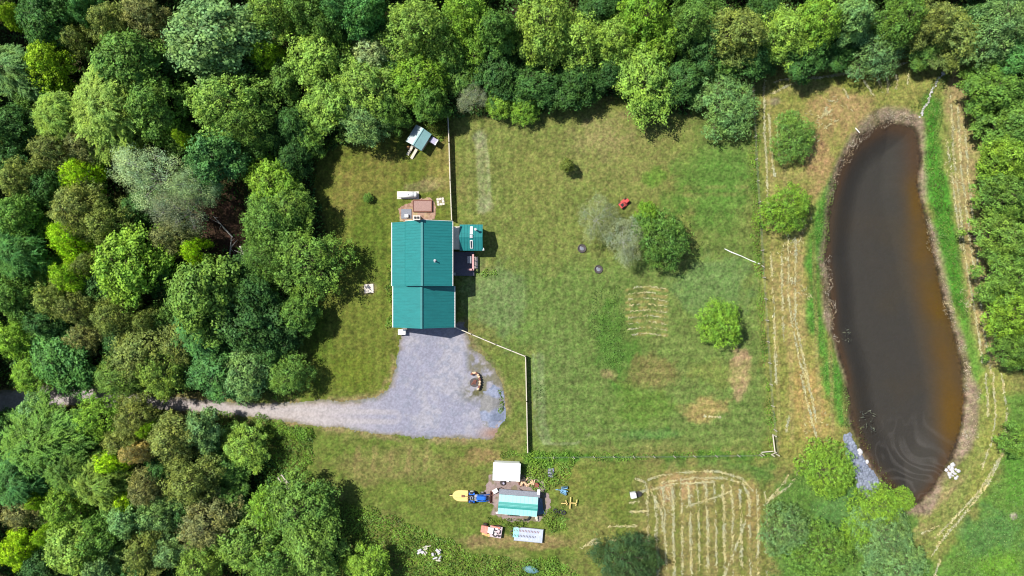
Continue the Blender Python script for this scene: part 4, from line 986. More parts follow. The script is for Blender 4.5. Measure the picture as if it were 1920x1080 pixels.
def gable(e, L, Wd, ze, zr, m1, m2, wall, seam=.45, over=.25, name='roof', walls=True):
    """ridge along local x; two roof slopes as separate children if m2 differs"""
    for s_, mm in ((1, m1), (-1, m2)):
        b = MB(); q = [(-L / 2, s_ * Wd / 2, ze), (L / 2, s_ * Wd / 2, ze), (L / 2, 0, zr), (-L / 2, 0, zr)]
        t = [b.bm.verts.new(v) for v in q]; u = [b.bm.verts.new((v[0], v[1], v[2] - .07)) for v in q]; b.bm.faces.new(t); b.bm.faces.new(u)
        for i in range(4): b.bm.faces.new((t[i], t[(i + 1) % 4], u[(i + 1) % 4], u[i]))
        if seam:
            x = -L / 2 + seam / 2
            while x < L / 2: b.beam((x, s_ * Wd / 2, ze + .012), (x, 0, zr + .012), .04, .04); x += seam
        b.build(name, mm, e)
    b = MB(); b.beam((-L / 2 - .02, 0, zr + .03), (L / 2 + .02, 0, zr + .03), .2, .04); b.build('ridge_cap', m2, e)
    if walls:
        b = MB(); y = Wd / 2 - over; x = L / 2 - over; zz = ze + (zr - ze) * over / (Wd / 2) - .09
        vs = [(-y, 0), (-y, zz), (0, zr - .09), (y, zz), (y, 0)]
        A = [b.bm.verts.new((-x, yy, z)) for yy, z in vs]; B = [b.bm.verts.new((x, yy, z)) for yy, z in vs]; b.bm.faces.new(A); b.bm.faces.new(B[::-1])
        for i in range(5): b.bm.faces.new((A[i], B[i], B[(i + 1) % 5], A[(i + 1) % 5]))
        b.build('wall', wall, e)
coop = empty('chicken_coop', W(788, 263, 0), R(58), 'small coop with pale blue-green gable roof tilted at the lawn north end', 'coop')
# local x = ridge direction (pointing up-right in the picture); length ~2.9 m
gable(coop, 3.0, 2.8, 1.9, 2.6, M['coop_w'], M['coop_e'], M['palewood'], .3, .2)
b = MB(); b.box((-2.25, .45, .3), (1.6, .42, .05), ry=R(-12)); b.build('ramp', M['palewood'], coop)
b = MB(); b.box((-2.35, -.35, .3), (1.7, .42, .05), ry=R(-12)); b.build('ramp', M['palewood'], coop)
b = MB(); b.box((.9, -2.05, .9), (.9, 1.0, .9)); b.build('nest_box', M['purple'], coop); b = MB(); b.box((.9, -2.6, 1.4), (.95, .12, .08)); b.build('ledge', M['white'], coop)
b = MB(); b.box((-1.42, .2, .9), (.06, .8, 1.5)); b.build('door', M['wood'], coop)
pot = empty('flower_pot', W(766, 277), 0, 'terracotta pot at the left foot of the coop ramps', 'pot')
b = MB(); b.cyl((0, 0, .22), .2, .44, r2=.28); b.build('pot', M['rust'], pot); b = MB(); b.ball((0, 0, .5), (.4, .4, .3)); b.build('plant', M['orange'], pot)
for nm_, (x, y), lb in (('stepping_stone', (826, 378), 'pale square paving patch in the grass between patio and board fence'),):
    s_ = empty(nm_, W(x, y), R(8), lb, 'paving'); b = MB()
    for i in (-1, 0, 1):
        for j in (-1, 0, 1):
            if (i, j) != (0, 0): b.box((i * .4, j * .4, .03), (.34, .34, .06), rz=R(i * 5 + j * 9))
    b.build('stones', M['concrete'], s_)

# ------------------------------------------------------------------ fences
def solid_fence(pts, hgt, label, post=2.4, mat_=M['palewood']):
    a0 = Vector(W(*pts[0])); e = empty('board_fence', a0, 0, label, 'fence')
    P = [Vector(W(*p)) - a0 for p in pts]; bp = MB(); bc = MB()
    for a, c in zip(P[:-1], P[1:]):
        d = c - a; n = max(1, round(d.length / post)); rz = math.atan2(d.y, d.x)
        nb = int(d.length / .17)
        for i in range(nb):
            q = a + d * ((i + .5) / nb); hh = hgt - .06 + .03 * math.sin(i * 12.9898 + a.x); bp.box((q.x, q.y, hh / 2 + .03), (.155, .025, hh - .06), rz=rz)
        bc.beam(a + Vector((0, 0, hgt)), c + Vector((0, 0, hgt)), .13, .05)
        for i in range(n + 1):
            q = a + d * (i / n); pb = MB(); pb.box((q.x, q.y, hgt / 2 + .06), (.13, .13, hgt + .12), rz=rz); pb.build('post', mat_, e)
    bp.build('boards', M['wood'], e); bc.build('top_rail', mat_, e)
solid_fence([(841,217),(843,270),(845,340),(848,413)], 1.25, 'pale board fence running north from the house to the wood')
solid_fence([(855,613),(885,626),(930,645),(985,667),(987,750),(989,845)], 1.25, 'pale board fence from the garage corner bending south toward the sheds')
def wire_fence(pts, label, step=3.4):
    a0 = Vector(W(*pts[0])); e = empty('wire_fence', a0, 0, label, 'fence'); P = [Vector(W(*p)) - a0 for p in pts]; bw = MB(); rr = random.Random(len(pts))
    for a, c in zip(P[:-1], P[1:]):
        d = c - a; n = max(1, round(d.length / step))
        for z in (.35, .7, 1.05): bw.rod(a + Vector((0, 0, z)), c + Vector((0, 0, z)), .006, seg=4)
        for i in range(n):
            q = a + d * (i / n); pb = MB(); pb.rod((q.x, q.y, 0), (q.x + rr.uniform(-.06, .06), q.y + rr.uniform(-.06, .06), 1.3), .065, .055, 7); pb.build('post', M['wood'], e)
    bw.build('wires', M['grey'], e); return e
wire_fence([(1408,130),(1416,300),(1424,420),(1430,520),(1438,640),(1446,760),(1456,850)], 'post and wire fence down the east side of the pasture')
wire_fence([(1424,852),(1300,854),(1150,855),(1000,856)], 'post and wire fence along the south side of the pasture')
gt = empty('fence_brace', W(1455, 852), 0, 'white weathered corner brace at the south-east corner of the pasture', 'fence brace')
gx, gy, _ = gt.location
def GL(x, y, z): a = W(x, y, z); return (a[0] - gx, a[1] - gy, z)
b = MB(); b.beam(GL(1449, 815, 1.1), GL(1453, 848, 1.1), .14, .12); b.beam(GL(1428, 848, 1.1), GL(1450, 846, 1.1), .12, .1); b.build('rail', M['palewood'], gt)
for (x, y) in ((1449, 815), (1455, 851), (1427, 850), (1446, 852)):
    b = MB(); q = GL(x, y, 0); b.rod(q, (q[0] + .02, q[1], 1.35), .09, .08, 8); b.build('post', M['palewood'], gt)
b = MB(); b.beam(GL(1446, 853, .1), GL(1456, 848, 1.2), .1, .1); b.build('diagonal', M['palewood'], gt)
pp = MB(); pts = [(1358.5,466.5,.06),(1372,473,.1),(1390,480,.08),(1408,488.5,.08),(1425,495,.12)]
for i, (a, c) in enumerate(zip(pts[:-1], pts[1:])): pp.rod(W(*a), W(*c), (.05, .08, .05, .05)[i], (.08, .05, .05, .09)[i], 8)
tag(pp.build('white_pipe', M['white']), 'long thin white pipe lying slantwise in the grass by the east fence', 'pipe')
pp = MB(); pp.rod(W(1427, 497, .1), W(1433, 501, .9), .07, .06, 7); tag(pp.build('leaning_post', M['wood']), 'short grey post leaning at the east fence beyond the white pipe', 'post')
pp = MB(); pp.rod(W(1604, 240, .1), W(1612, 249, .7), .06, .05, 7); tag(pp.build('bank_stake', M['white']), 'white stake leaning on the bank at the pond head', 'stake')

# ------------------------------------------------------------------ sheds and yard
YARD = [(917,893),(985,892),(1015,905),(1030,930),(1032,962),(1010,980),(960,978),(918,965),(925,950),(915,940),(905,925)]
def yardcol(X, Y, d):
    n = fbm(X, Y, 1, 73, 3); col = np.zeros(X.shape + (3,)) + lin((190, 168, 164)) / K; n3 = vnoise(X, Y, .2, 74)
    return np.clip(mixn(col, lin((158, 148, 120)) / K, sm(.5, .65, n)) * (1 + (n3 - .5) * .3)[..., None], .01, .9)
sheet('yard_paving', YARD, 0.02, .12, yardcol, M['gravel'], .3)
s1 = empty('storage_shed', W(950, 879), R(-2.5), 'small shed with plain white gable roof, northernmost of the sheds', 'shed')
gable(s1, 4.2, 2.75, 1.9, 2.15, M['white_roof'], M['white_roof'], M['white'], .5, .15)
b = MB(); b.box((0, -1.24, .85), (1.3, .06, 1.6)); b.build('door', M['trim'], s1)
s2 = empty('greenhouse_shed', W(971, 941), R(-4.5), 'long shed with aqua roof and dark green ridge strip amid the yard', 'shed')
gable(s2, 6.0, 2.95, 1.9, 2.25, M['aqua'], M['aqua'], M['grey'], .6, .15)
b = MB()
for s_ in (-1, 1): b.box((0, s_ * .24, 2.245), (6.06, .5, .03), rx=-s_ * math.atan(.35 / 1.475))
b.build('ridge_strip', M['teal'], s2)
b = MB(); b.box((.1, 1.86, 1.72), (6.3, .82, .07), rx=R(-9)); b.build('lean_to_roof', M['shingle'], s2)
for x in (-2.9, 0, 2.9): b = MB(); b.box((x, 2.1, .82), (.08, .08, 1.6)); b.build('post', M['wood'], s2)
b = MB(); b.box((3.0, 2.3, 1.78), (.42, .75, .04)); b.build('end_panel', M['white'], s2)
b = MB(); b.beam((3.15, 1.3, 1.5), (4.3, -1.5, .25), .06, .06); v = [b.bm.verts.new(q) for q in ((3.05, 1.4, 1.6), (3.05, -1.3, 1.6), (4.1, -1.5, .15), (3.7, .9, .3))]; b.bm.faces.new(v)
v2 = [b.bm.verts.new((q.co.x + .03, q.co.y, q.co.z + .04)) for q in v]; b.bm.faces.new(v2[::-1])
for i in range(4): b.bm.faces.new((v[i], v2[i], v2[(i + 1) % 4], v[(i + 1) % 4]))
b.build('side_tarp', M['tarp'], s2)
b = MB(); b.box((0, -1.95, .25), (5.6, .12, .1)); b.box((-2.9, -1.75, .35), (.8, .25, .1), rz=R(20)); b.build('sill_board', M['white'], s2)
def small(name, px, py, label, cat, rz=0, z=0.03): return empty(name, (*W(px, py)[:2], z), rz, label, cat)
e = small('garden_hose', 943, 905, 'coiled dark hose on the paving south of the white-roofed shed', 'hose')
b = MB()
for i in range(4): b.torus((.05 * (i % 2), 0, .05 + .07 * i), .42 - .04 * i, .045)
b.build('coil', M['dkmetal'], e); b = MB(); b.cyl((.1, 0, .2), .16, .4); b.build('reel', M['purple'], e)
e = small('stool', 952, 899, 'small black and white stool beside the coiled hose', 'stool', .4)
b = MB(); b.cyl((0, 0, .45), .24, .06); b.build('seat', M['white'], e)
for k in range(3): b = MB(); a = k * 2.09; b.rod((math.cos(a) * .15, math.sin(a) * .15, .44), (math.cos(a) * .38, math.sin(a) * .38, 0), .035); b.build('leg', M['dark'], e)
def logpile(px, py, n, seed, label, wd):
    e = small('log_pile', px, py, label, 'log pile'); rr = random.Random(seed)
    for i in range(n):
        b = MB(); a = rr.uniform(-.9, .9); q = Vector((rr.uniform(-wd, wd), rr.uniform(-.45, .45), .1 + .16 * (i % 3))); d = Vector((math.cos(a + 1.3), math.sin(a + 1.3), rr.uniform(-.1, .1))) * .42
        b.rod(q - d, q + d, .11, .10, 8); b.build('log', M['log'] if i % 3 else M['rust'], e)
logpile(980, 903, 18, 1, 'larger heap of pale cut logs in the middle of the yard', .62); logpile(997, 905, 9, 2, 'smaller heap of pale logs next to the rusty barrel', .35)
e = small('barrel', 1006, 907, 'rusty red barrel at the right end of the log heaps', 'barrel'); b = MB(); b.cyl((0, 0, .42), .3, .84, seg=20); b.build('drum', M['rust'], e); b = MB(); b.torus((0, 0, .84), .29, .025); b.build('rim', M['red'], e)
e = small('wheelbarrow', 929, 919, 'white wheelbarrow beside the tractor bucket', 'wheelbarrow', R(30))
b = MB(); b.box((0, 0, .45), (.8, .6, .3)); b.build('tray', M['white'], e, .05); b = MB(); b.cyl((.6, 0, .2), .2, .08, 'Y'); b.build('wheel', M['dark'], e)
for s_ in (-1, 1): b = MB(); b.rod((-.9, s_ * .25, .55), (.6, s_ * .08, .22), .03); b.build('handle', M['rust'], e)
e = small('planter_box', 962, 963, 'long dark planter on the pale south edge of the yard', 'planter', R(-4)); b = MB(); b.box((0, 0, .22), (1.7, .5, .44)); b.build('box', M['dkmetal'], e); b = MB(); b.ball((-.3, 0, .45), (.9, .45, .25)); b.ball((.4, 0, .45), (.7, .4, .25)); b.build('plants', mat('dark_plants', (.03, .05, .03), .9), e)
for (x, y, lb) in ((949, 961, 'left white bucket beside the long dark planter'), (955, 964, 'right white bucket beside the long dark planter')):
    e = small('bucket', x, y, lb, 'bucket'); b = MB(); b.cyl((0, 0, .18), .15, .36, r2=.19); b.build('pail', M['white'], e); b = MB(); b.cyl((0, 0, .365), .13, .01); b.build('contents', M['dark'], e)
e = small('kiddie_bench', 985, 966, 'curved black bench at the south-east of the yard', 'bench'); e.name = 'curved_bench'
b = MB()
for k in range(8): a = R(-100 + k * 22); b.box((math.cos(a) * .62, math.sin(a) * .62, .4), (.22, .30, .08), rz=a)
b.build('seat', M['dark'], e)
for k in (0, 3.5, 7): a = R(-100 + k * 22); b = MB(); b.box((math.cos(a) * .62, math.sin(a) * .62, .18), (.1, .2, .36), rz=a); b.build('leg', M['dkmetal'], e)
e = small('white_sack', 979, 962, 'white sack leaning within the curved black bench', 'sack'); b = MB(); b.ball((0, 0, .25), (.95, .7, .5)); b.ball((.3, .15, .3), (.5, .4, .45)); b.build('sack', M['white'], e)
e = small('feed_bag', 1006, 970, 'cream bag among the weeds at the south-east tip of the yard', 'bag'); b = MB(); b.ball((0, 0, .2), (.5, .75, .4)); b.ball((.1, -.3, .18), (.4, .4, .35)); b.build('bag', M['palewood'], e)

# tractor facing +x
def wheel(parent, c, r, wd, rim):
    b = MB(); b.cyl(c, r, wd, 'Y', 24); w_ = b.build('wheel', M['dark'], parent, .04)
    b = MB(); b.cyl(c, r * .55, wd + .02, 'Y', 16); b.build('rim', rim, w_)
tr = empty('tractor', W(893, 930), R(-2), 'blue compact tractor with front loader parked left of the aqua-roofed shed', 'tractor')
b = MB(); b.box((.75, 0, .95), (1.35, .62, .55)); b.box((1.5, 0, .85), (.2, .55, .45)); b.build('hood', M['blue'], tr, .1)
b = MB(); b.box((-.2, 0, .6), (1.9, .5, .4)); b.build('chassis', M['dkmetal'], tr)
for s_ in (-1, 1):
    b = MB(); b.box((-.65, s_ * .6, 1.0), (.9, .35, .08)); b.box((-1.0, s_ * .6, .85), (.08, .35, .35)); b.build('fender', M['blue'], tr, .04)
    wheel(tr, (-.7, s_ * .72, .55), .55, .34, M['white']); wheel(tr, (.95, s_ * .62, .35), .35, .24, M['white'])
    b = MB(); b.beam((.1, s_ * .48, 1.1), (1.5, s_ * .48, .9), .1, .14); b.beam((1.5, s_ * .48, .9), (2.15, s_ * .48, .35), .1, .14); b.build('loader_arm', M['blue'], tr)
b = MB(); b.box((2.0, 0, .55), (.1, 1.0, .1)); b.build('cross_tube', M['dkmetal'], tr)
b = MB(); b.extr([(2.15, .05), (2.55, .05), (2.55, .09), (2.2, .12), (2.2, .6), (2.15, .6)], -.85, .85)
for s_ in (-1, 1): b.box((2.34, s_ * .85, .3), (.4, .04, .48))
b.build('bucket', M['rust'], tr)
b = MB(); b.box((-.6, 0, 1.0), (.42, .45, .1)); b.box((-.82, 0, 1.22), (.1, .45, .4)); b.build('seat', M['grey'], tr, .04)
b = MB(); b.torus((-.1, 0, 1.25), .19, .02); b.rod((-.1, 0, 1.25), (.05, 0, .9), .02); b.build('steering_wheel', M['dark'], tr)
b = MB()
for s_ in (-1, 1): b.rod((-1.05, s_ * .45, .7), (-1.05, s_ * .45, 2.1), .04)
b.rod((-1.05, -.45, 2.1), (-1.05, .45, 2.1), .04); b.build('roll_bar', M['dkmetal'], tr)
b = MB(); b.box((0, 0, .82), (.5, 1.0, .05)); b.build('foot_platform', M['grey'], tr)
mo = empty('rotary_cutter', W(864, 928), R(-2), 'rounded pale yellow mower deck hitched behind the blue tractor', 'mower deck')
b = MB(); n = 24; pr = [(math.cos(t) * 1.25, math.sin(t) * .88) for t in [math.pi / 2 + math.pi * i / n for i in range(n + 1)]] + [(1.15, -.85), (1.15, .85)]
A = [b.bm.verts.new((x, y, .2)) for x, y in pr]; B = [b.bm.verts.new((x, y, .48)) for x, y in pr]; b.bm.faces.new(A[::-1]); b.bm.faces.new(B)
for i in range(len(pr)): b.bm.faces.new((A[i], A[(i + 1) % len(pr)], B[(i + 1) % len(pr)], B[i]))
b.build('deck', M['yellow'], mo, .04)
b = MB(); b.box((.35, 0, .56), (.42, .3, .2)); b.build('gearbox', M['rust'], mo)
b = MB()
for y in (-.35, .35): b.beam((-.9, y * .7, .52), (1.1, y, .52), .05, .06)
b.build('stiffener', M['yellow'], mo)
b = MB(); b.beam((-1.1, 0, .45), (-1.7, 0, .4), .12, .08); b.build('tail_arm', M['yellow'], mo); b = MB(); b.cyl((-1.62, 0, .2), .2, .14, 'Y'); b.build('tail_wheel', M['dark'], mo)
b = MB(); b.beam((1.1, -.4, .5), (1.75, -.25, .7), .07, .07); b.beam((1.1, .4, .5), (1.75, .25, .7), .07, .07); b.rod((.5, 0, .6), (1.8, 0, .65), .05); b.build('hitch', M['rust'], mo)

fm = empty('farm_machine', W(923, 993), R(-10), 'faded red farm machine with pale seat box and cluttered deck, bottom of yard', 'farm machine')
b = MB(); b.box((-1.4, .1, .65), (.75, 1.1, .5)); b.box((-.9, .05, .75), (.5, 1.2, .4)); b.build('hood', M['fadedred'], fm, .08)
b = MB(); b.box((-.85, -.65, .6), (1.3, .45, .35), rz=R(-8)); b.build('side_panel', M['orange'], fm, .06)
b = MB(); b.box((.55, 0, .7), (1.9, 1.75, .12)); b.build('rear_deck', M['pinkmetal'], fm)
b = MB(); b.box((-.25, .18, .95), (.85, .85, .35)); b.build('seat_box', M['white'], fm, .06)
b = MB(); b.box((.4, .8, .9), (1.5, .2, .25), rz=R(-4)); b.build('rail', M['fadedred'], fm)
b = MB(); rr = random.Random(4)
for i in range(14): b.box((rr.uniform(.1, 1.3), rr.uniform(-.7, .6), .82 + rr.uniform(0, .12)), (rr.uniform(.08, .45), rr.uniform(.06, .2), .12), rz=rr.uniform(0, 3))
b.build('levers', M['dkmetal'], fm)
b = MB()
for i in range(6): b.box((rr.uniform(.2, 1.3), rr.uniform(-.6, .6), .8), (rr.uniform(.2, .4), rr.uniform(.15, .3), .1), rz=rr.uniform(0, 3))
b.build('plates', M['white'], fm)
for x in (-1.2, .8):
    for s_ in (-1, 1): wheel(fm, (x, s_ * .8, .35), .35, .22, M['rust'])
fb = empty('flatbed_trailer', W(988, 1000), R(-5.5), 'pale blue slotted flatbed trailer with an aqua left end beside the red machine', 'trailer')
b = MB(); b.box((.25, 0, .62), (4.4, 2.05, .08)); b.build('bed', M['flatbed'], fb, .02)
b = MB(); b.box((-1.75, .2, .68), (.85, 1.5, .04)); b.build('aqua_sheet', M['aqua'], fb)
for row, (yy, n, cc) in enumerate(((.55, 17, M['rust']), (-.25, 15, M['dkmetal']))):
    b = MB()
    for i in range(n): b.box((-2.0 + i * .235, yy, .715 if i < 4 else .675), (.075, .34, .03), rz=R(-14))
    b.build('slots', cc, fb)
b = MB(); b.box((.25, 1.04, .6), (4.5, .06, .18)); b.box((.25, -1.04, .6), (4.5, .06, .18)); b.build('side_rail', M['grey'], fb)
b = MB(); b.beam((-2.0, .7, .5), (-2.7, .1, .45), .1, .1); b.beam((-2.0, -.7, .5), (-2.7, -.1, .45), .1, .1); b.build('drawbar', M['dkmetal'], fb)
for s_ in (-1, 1): wheel(fb, (.5, s_ * .86, .3), .3, .2, M['grey'])
e = small('pallet', 1033, 886, 'purple-grey slatted pallet among weeds north-east of the sheds', 'pallet', R(3)); b = MB()
for i in range(6): b.box((0, -.6 + i * .24, .2), (.95, .13, .03))
b.build('slats', M['purple'], e); b = MB()
for x in (-.4, 0, .4): b.box((x, 0, .11), (.1, 1.35, .14))
b.build('runners', M['tarp'], e)
e = small('harrow', 1055, 918, 'blue disc harrow standing in weeds right of the sheds', 'harrow', R(-10))
b = MB(); b.box((0, 0, .5), (1.5, .12, .1)); b.box((.15, .3, .5), (1.0, .1, .1), rz=R(20)); b.box((.15, -.3, .5), (1.0, .1, .1), rz=R(-20)); b.box((-.8, 0, .5), (.7, .1, .1), rz=R(8)); b.build('frame', M['ltblue'], e)
b = MB()
for i in range(6): b.cyl((-.25 + i * .17, .3 + i * .05, .3), .22, .04, 'X', 14, rz=.3); b.cyl((-.25 + i * .17, -.3 - i * .05, .3), .22, .04, 'X', 14, rz=-.3)
b.build('discs', M['ltblue'], e); b = MB(); b.box((.3, 0, .66), (.4, .35, .22)); b.build('weight_box', M['ltblue'], e)
e = small('cultivator', 1071, 941, 'larger yellow cultivator frame shaped like an H, far right of yard', 'cultivator', R(-4))
b = MB(); b.box((-.2, 0, .5), (.14, 1.8, .1)); b.box((.3, 0, .5), (1.0, .12, .1)); b.box((.75, .1, .5), (.12, 1.0, .1), rz=R(-8)); b.build('frame', M['yellow'], e)
for i in range(5): b = MB(); b.rod((-.2, -.8 + i * .4, .5), (-.35, -.8 + i * .4, 0), .03); b.build('tine', M['rust'], e)
e = small('small_cultivator', 1059, 942, 'smaller yellow implement left of the H shaped cultivator', 'cultivator'); e.name = 'cultivator.001'
b = MB(); b.box((-.1, 0, .45), (1.0, .12, .1)); b.box((.2, .1, .45), (.12, .8, .1), rz=R(12)); b.build('frame', M['yellow'], e)
for i in range(3): b = MB(); b.rod((-.3 + i * .25, 0, .45), (-.35 + i * .25, .1, 0), .03); b.build('tine', M['rust'], e)
e = small('tyre_pile', 1046, 957, 'dark old tyres half hidden in weeds south of the yellow implements', 'tyres')
for k, (x, y) in enumerate(((-.4, 0), (.35, -.15), (.9, -.3))): b = MB(); b.torus((x, y, .14), .26, .11, 18, 8); b.build('tyre', M['dark'], e)

# riding mower, fire rings, boxes, debris
rm = empty('riding_mower', W(1169, 382), R(40), 'red riding mower parked north of the grey twiggy trees', 'mower')
b = MB(); b.box((.5, 0, .62), (.8, .55, .4)); b.build('hood', M['red'], rm, .08); b = MB(); b.box((-.45, 0, .6), (.75, .85, .14)); b.build('rear_fender', M['red'], rm, .05)
b = MB(); b.box((.1, 0, .25), (.8, 1.1, .16)); b.build('cutting_deck', M['red'], rm, .05); b = MB(); b.box((-.4, 0, .75), (.42, .42, .1)); b.box((-.6, 0, .95), (.08, .42, .32)); b.build('seat', M['dark'], rm, .03)
b = MB(); b.torus((.02, 0, .95), .16, .02); b.rod((.02, 0, .95), (.15, 0, .6), .02); b.build('steering_wheel', M['dark'], rm)
for x, r in ((-.5, .26), (.65, .19)):
    for s_ in (-1, 1): wheel(rm, (x, s_ * .46, r), r, .18, M['grey'])
for (x, y, r, lb) in ((1091, 466, .62, 'upper dark metal fire ring in the pasture grass'), (1122, 505, .6, 'lower faint fire ring under the edge of the grey twiggy trees')):
    e = small('fire_ring', x, y, lb, 'fire ring', 0, 0); b = MB(); b.torus((0, 0, .14), r, .07, 24, 8); b.build('ring', M['dkmetal'], e)
    b = MB(); b.cyl((0, 0, .03), r - .04, .05, seg=20); b.build('ash', M['dkmetal'], e); b = MB(); b.ball((.05, -.05, .08), (.7, .55, .2)); b.ball((-.15, .12, .1), (.4, .5, .2))
    b.build('ash_heap', M['shingle'], e)
e = small('beehive', 1186, 926, 'white box hive on a dark stand in the mown field', 'beehive', R(8)); b = MB(); b.box((0, 0, .65), (.75, .7, .6)); b.build('hive_box', M['white'], e, .02)
b = MB(); b.box((0, 0, .97), (.82, .78, .06)); b.build('lid', M['white'], e); b = MB(); b.box((0, 0, .3), (.9, .9, .08))
for sx_ in (-1, 1):
    for sy_ in (-1, 1): b.box((sx_ * .38, sy_ * .38, .14), (.08, .08, .28))
b.build('stand', M['grey'], e)
e = small('tub', 1197, 925, 'round black tub beside the white hive in the mown field', 'tub'); b = MB(); b.cyl((0, 0, .2), .36, .4, seg=20, r2=.42); b.build('tub', M['dark'], e); b = MB(); b.torus((0, 0, .4), .41, .03); b.build('rim', M['dkmetal'], e)
bt = small('upturned_boat', 995, 1066, 'blue-green upturned boat half sunk in weeds at the bottom edge', 'boat', R(-12), .1); b = MB(); n = 14; rows = []
for i in range(n + 1):
    t = i / n * 2 - 1; wdd = .56 * (1 - abs(t) ** 2.4) + .01; rows.append([b.bm.verts.new((t * 1.3, math.cos(a) * wdd, .32 + .42 * math.sin(a) * (1 - .5 * t * t))) for a in [math.pi * j / 8 for j in range(9)]])
for i in range(n):
    for j in range(8): b.bm.faces.new((rows[i][j], rows[i + 1][j], rows[i + 1][j + 1], rows[i][j + 1]))
b.build('hull', M['boat'], bt, smooth=True); b = MB(); b.rod((-1.25, 0, .62), (1.25, 0, .62), .03); b.build('keel', M['dkmetal'], bt)
tf = small('wooden_trough', 537, 902, 'weathered wooden trough lying in the weeds at the south-west lawn edge', 'trough', R(-52), .25)
for s_ in (-1, 1): b = MB(); b.box((0, s_ * .36, .42), (2.5, .14, .5)); b.build('side_board', M['palewood'], tf)
b = MB(); b.box((0, 0, .2), (2.4, .6, .08)); b.build('bottom_board', M['wood'], tf); b = MB(); b.box((.9, -.25, .5), (.7, .5, .08), rz=R(8)); b.build('loose_plank', M['palewood'], tf)
b = MB(); b.box((-1.25, 0, .35), (.08, .8, .4)); b.box((1.25, 0, .35), (.08, .8, .4)); b.build('end_board', M['wood'], tf)
for k, (x, y, lb) in enumerate(((793, 1030, 'left heap of white scrap boards in the weeds south of the lawn'), (821, 1038, 'right heap of white scrap boards in the weeds south of the lawn'))):
    e = small('scrap_heap', x, y, lb, 'scrap heap', k * .7, .35); rr = random.Random(20 + k)
    for i in range(9):
        b = MB(); b.box((rr.uniform(-.6, .6), rr.uniform(-.7, .7), .12 + .07 * i), (rr.uniform(.3, .8), rr.uniform(.15, .45), .05), rz=rr.uniform(0, 3), rx=rr.uniform(-.3, .3)); b.build('board', M['whstone'] if i % 3 else M['palewood'], e)
    if k == 0: b = MB(); b.box((.7, .75, .5), (1.3, .1, .06), rz=R(14), ry=R(-8)); b.build('long_plank', M['palewood'], e)
e = small('fire_pit', 891, 716, 'curved low wall of pinkish stones around an ashy fire pit in the gravel', 'fire pit', 0, .012); rr = random.Random(7)
for i in range(11):
    t = i / 10; a = R(118 - 165 * t); b = MB(); b.ball((math.cos(a) * .85 - .1, math.sin(a) * 1.45, .34), (.42, .48, .8), 10, rz=a); b.ball((math.cos(a) * .85 - .06, math.sin(a) * 1.45 + .05, .6), (.34, .4, .3), 8, rz=a + .5)
    b.build('stone', M['log'] if i % 3 else M['rust'], e)
b = MB(); b.cyl((-.15, -.1, .04), .7, .08, seg=18); b.build('ash', M['dkmetal'], e)
b = MB()
for k in range(4): b.rod((-.6 + .2 * k, -.4, .1), (-.1 + .1 * k, .35, .2), .06)
b.build('burnt_logs', M['rust'], e)

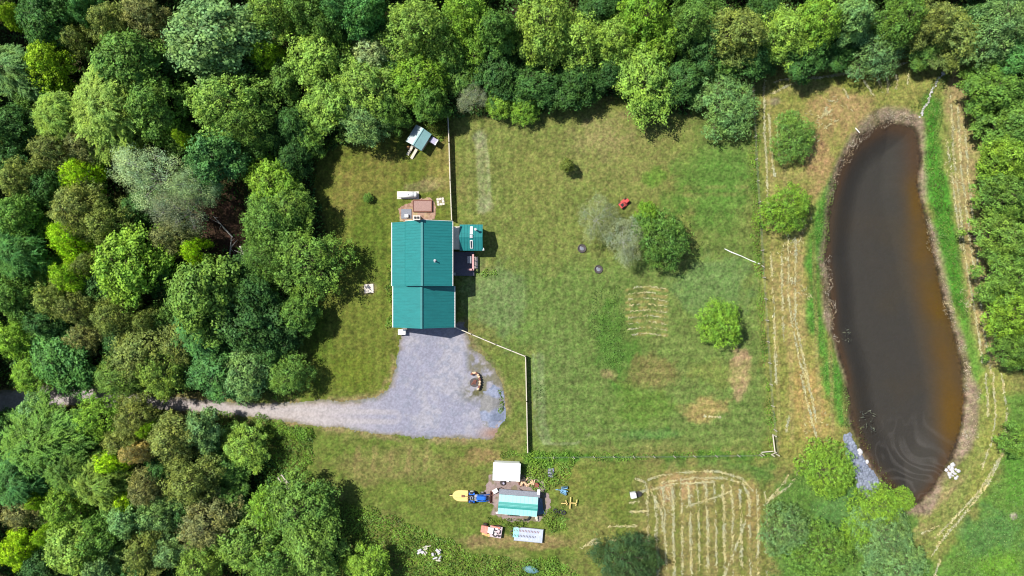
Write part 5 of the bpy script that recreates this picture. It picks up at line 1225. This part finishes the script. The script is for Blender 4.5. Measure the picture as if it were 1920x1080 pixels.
# ------------------------------------------------------------------ stones round the pond
def rockmesh(seed, m, n=2):
    rr = random.Random(seed); bm = bmesh.new(); bmesh.ops.create_icosphere(bm, subdivisions=n, radius=.5)
    for v in bm.verts: v.co *= 1 + rr.uniform(-.18, .18)
    for v in bm.verts: v.co.z *= .7
    me = bpy.data.meshes.new('boulder'); bm.to_mesh(me); bm.free(); me.materials.append(m); return me
RM = [rockmesh(s, M['whstone']) for s in range(3)]; RG = [rockmesh(s + 9, M['stone']) for s in range(3)]
rr = random.Random(15)
for i in range(20):
    o = bpy.data.objects.new('boulder', RM[i % 3]); COL.objects.link(o); a = rr.uniform(0, 6.28); q = rr.uniform(.1, 1.15)
    x, y, _ = W(1784, 884); s_ = rr.uniform(.3, .75); o.location = (x + math.cos(a) * q, y + math.sin(a) * q * 1.1, .12); o.scale = (s_, s_ * rr.uniform(.7, 1.1), s_ * .8); o.rotation_euler = (0, 0, rr.uniform(0, 6))
    tag(o, 'white boulder in the cluster on the pond south-east bank', 'boulder', 'white boulders on the south-east bank')
for i in range(22):
    t = i / 21; px = 1766 - 40 * t ** .9 + rr.uniform(-3, 3); py = 138 + 82 * t
    o = bpy.data.objects.new('ditch_stone', RM[i % 3] if i % 2 else RG[i % 3]); COL.objects.link(o); x, y, _ = W(px, py); s_ = rr.uniform(.18, .42) * (1.5 if i < 3 else 1)
    o.location = (x, y, .08); o.scale = (s_ * 1.3, s_, s_); o.rotation_euler = (0, 0, rr.uniform(0, 6))
    tag(o, 'pale stone in the row lining the ditch above the pond head', 'stone', 'stones lining the ditch')
for (px, py, s_, lb) in ((1612, 848, 1.1, 'largest pinkish boulder at the water side of the grey riprap'), (1626, 866, .65, 'small white boulder on the water edge by the riprap')):
    o = bpy.data.objects.new('boulder', RM[0]); COL.objects.link(o); x, y, _ = W(px, py); o.location = (x, y, .0); o.scale = (s_ * .8, s_, s_ * .6); tag(o, lb, 'boulder')
RIP = [(1578,818),(1592,812),(1602,830),(1612,850),(1625,870),(1640,890),(1650,908),(1640,925),(1625,935),(1608,925),(1605,900),(1600,875),(1588,850)]
sheet('riprap_bed', RIP, 0, .15, lambda X, Y, d: pilecol(X, Y, d), M['gravel'], .2, 'structure', lambda X, Y, d: ground_z(X, Y) + .09)
def riprap():
    rng = np.random.default_rng(9); X, Y, d = scatter_poly(RIP, 9, rng, 0, .3); bm = bmesh.new(); zz = ground_z(X, Y)
    for x, y, z in zip(X, Y, zz):
        s_ = rng.uniform(.12, .42); bmesh.ops.create_icosphere(bm, subdivisions=1, radius=s_, matrix=Matrix.Translation((x, y, z + .08)) @ Matrix.Rotation(rng.uniform(0, 6), 4, 'Z') @ Matrix.Diagonal((1, .8, .6, 1)))
    me = bpy.data.meshes.new('riprap'); bm.to_mesh(me); bm.free(); me.materials.append(mat('blue_grey_rock', alb(164, 174, 196), .9, var=.4, scale=.8)); o = bpy.data.objects.new('riprap_stones', me); COL.objects.link(o); tag(o, kind='stuff')
riprap()
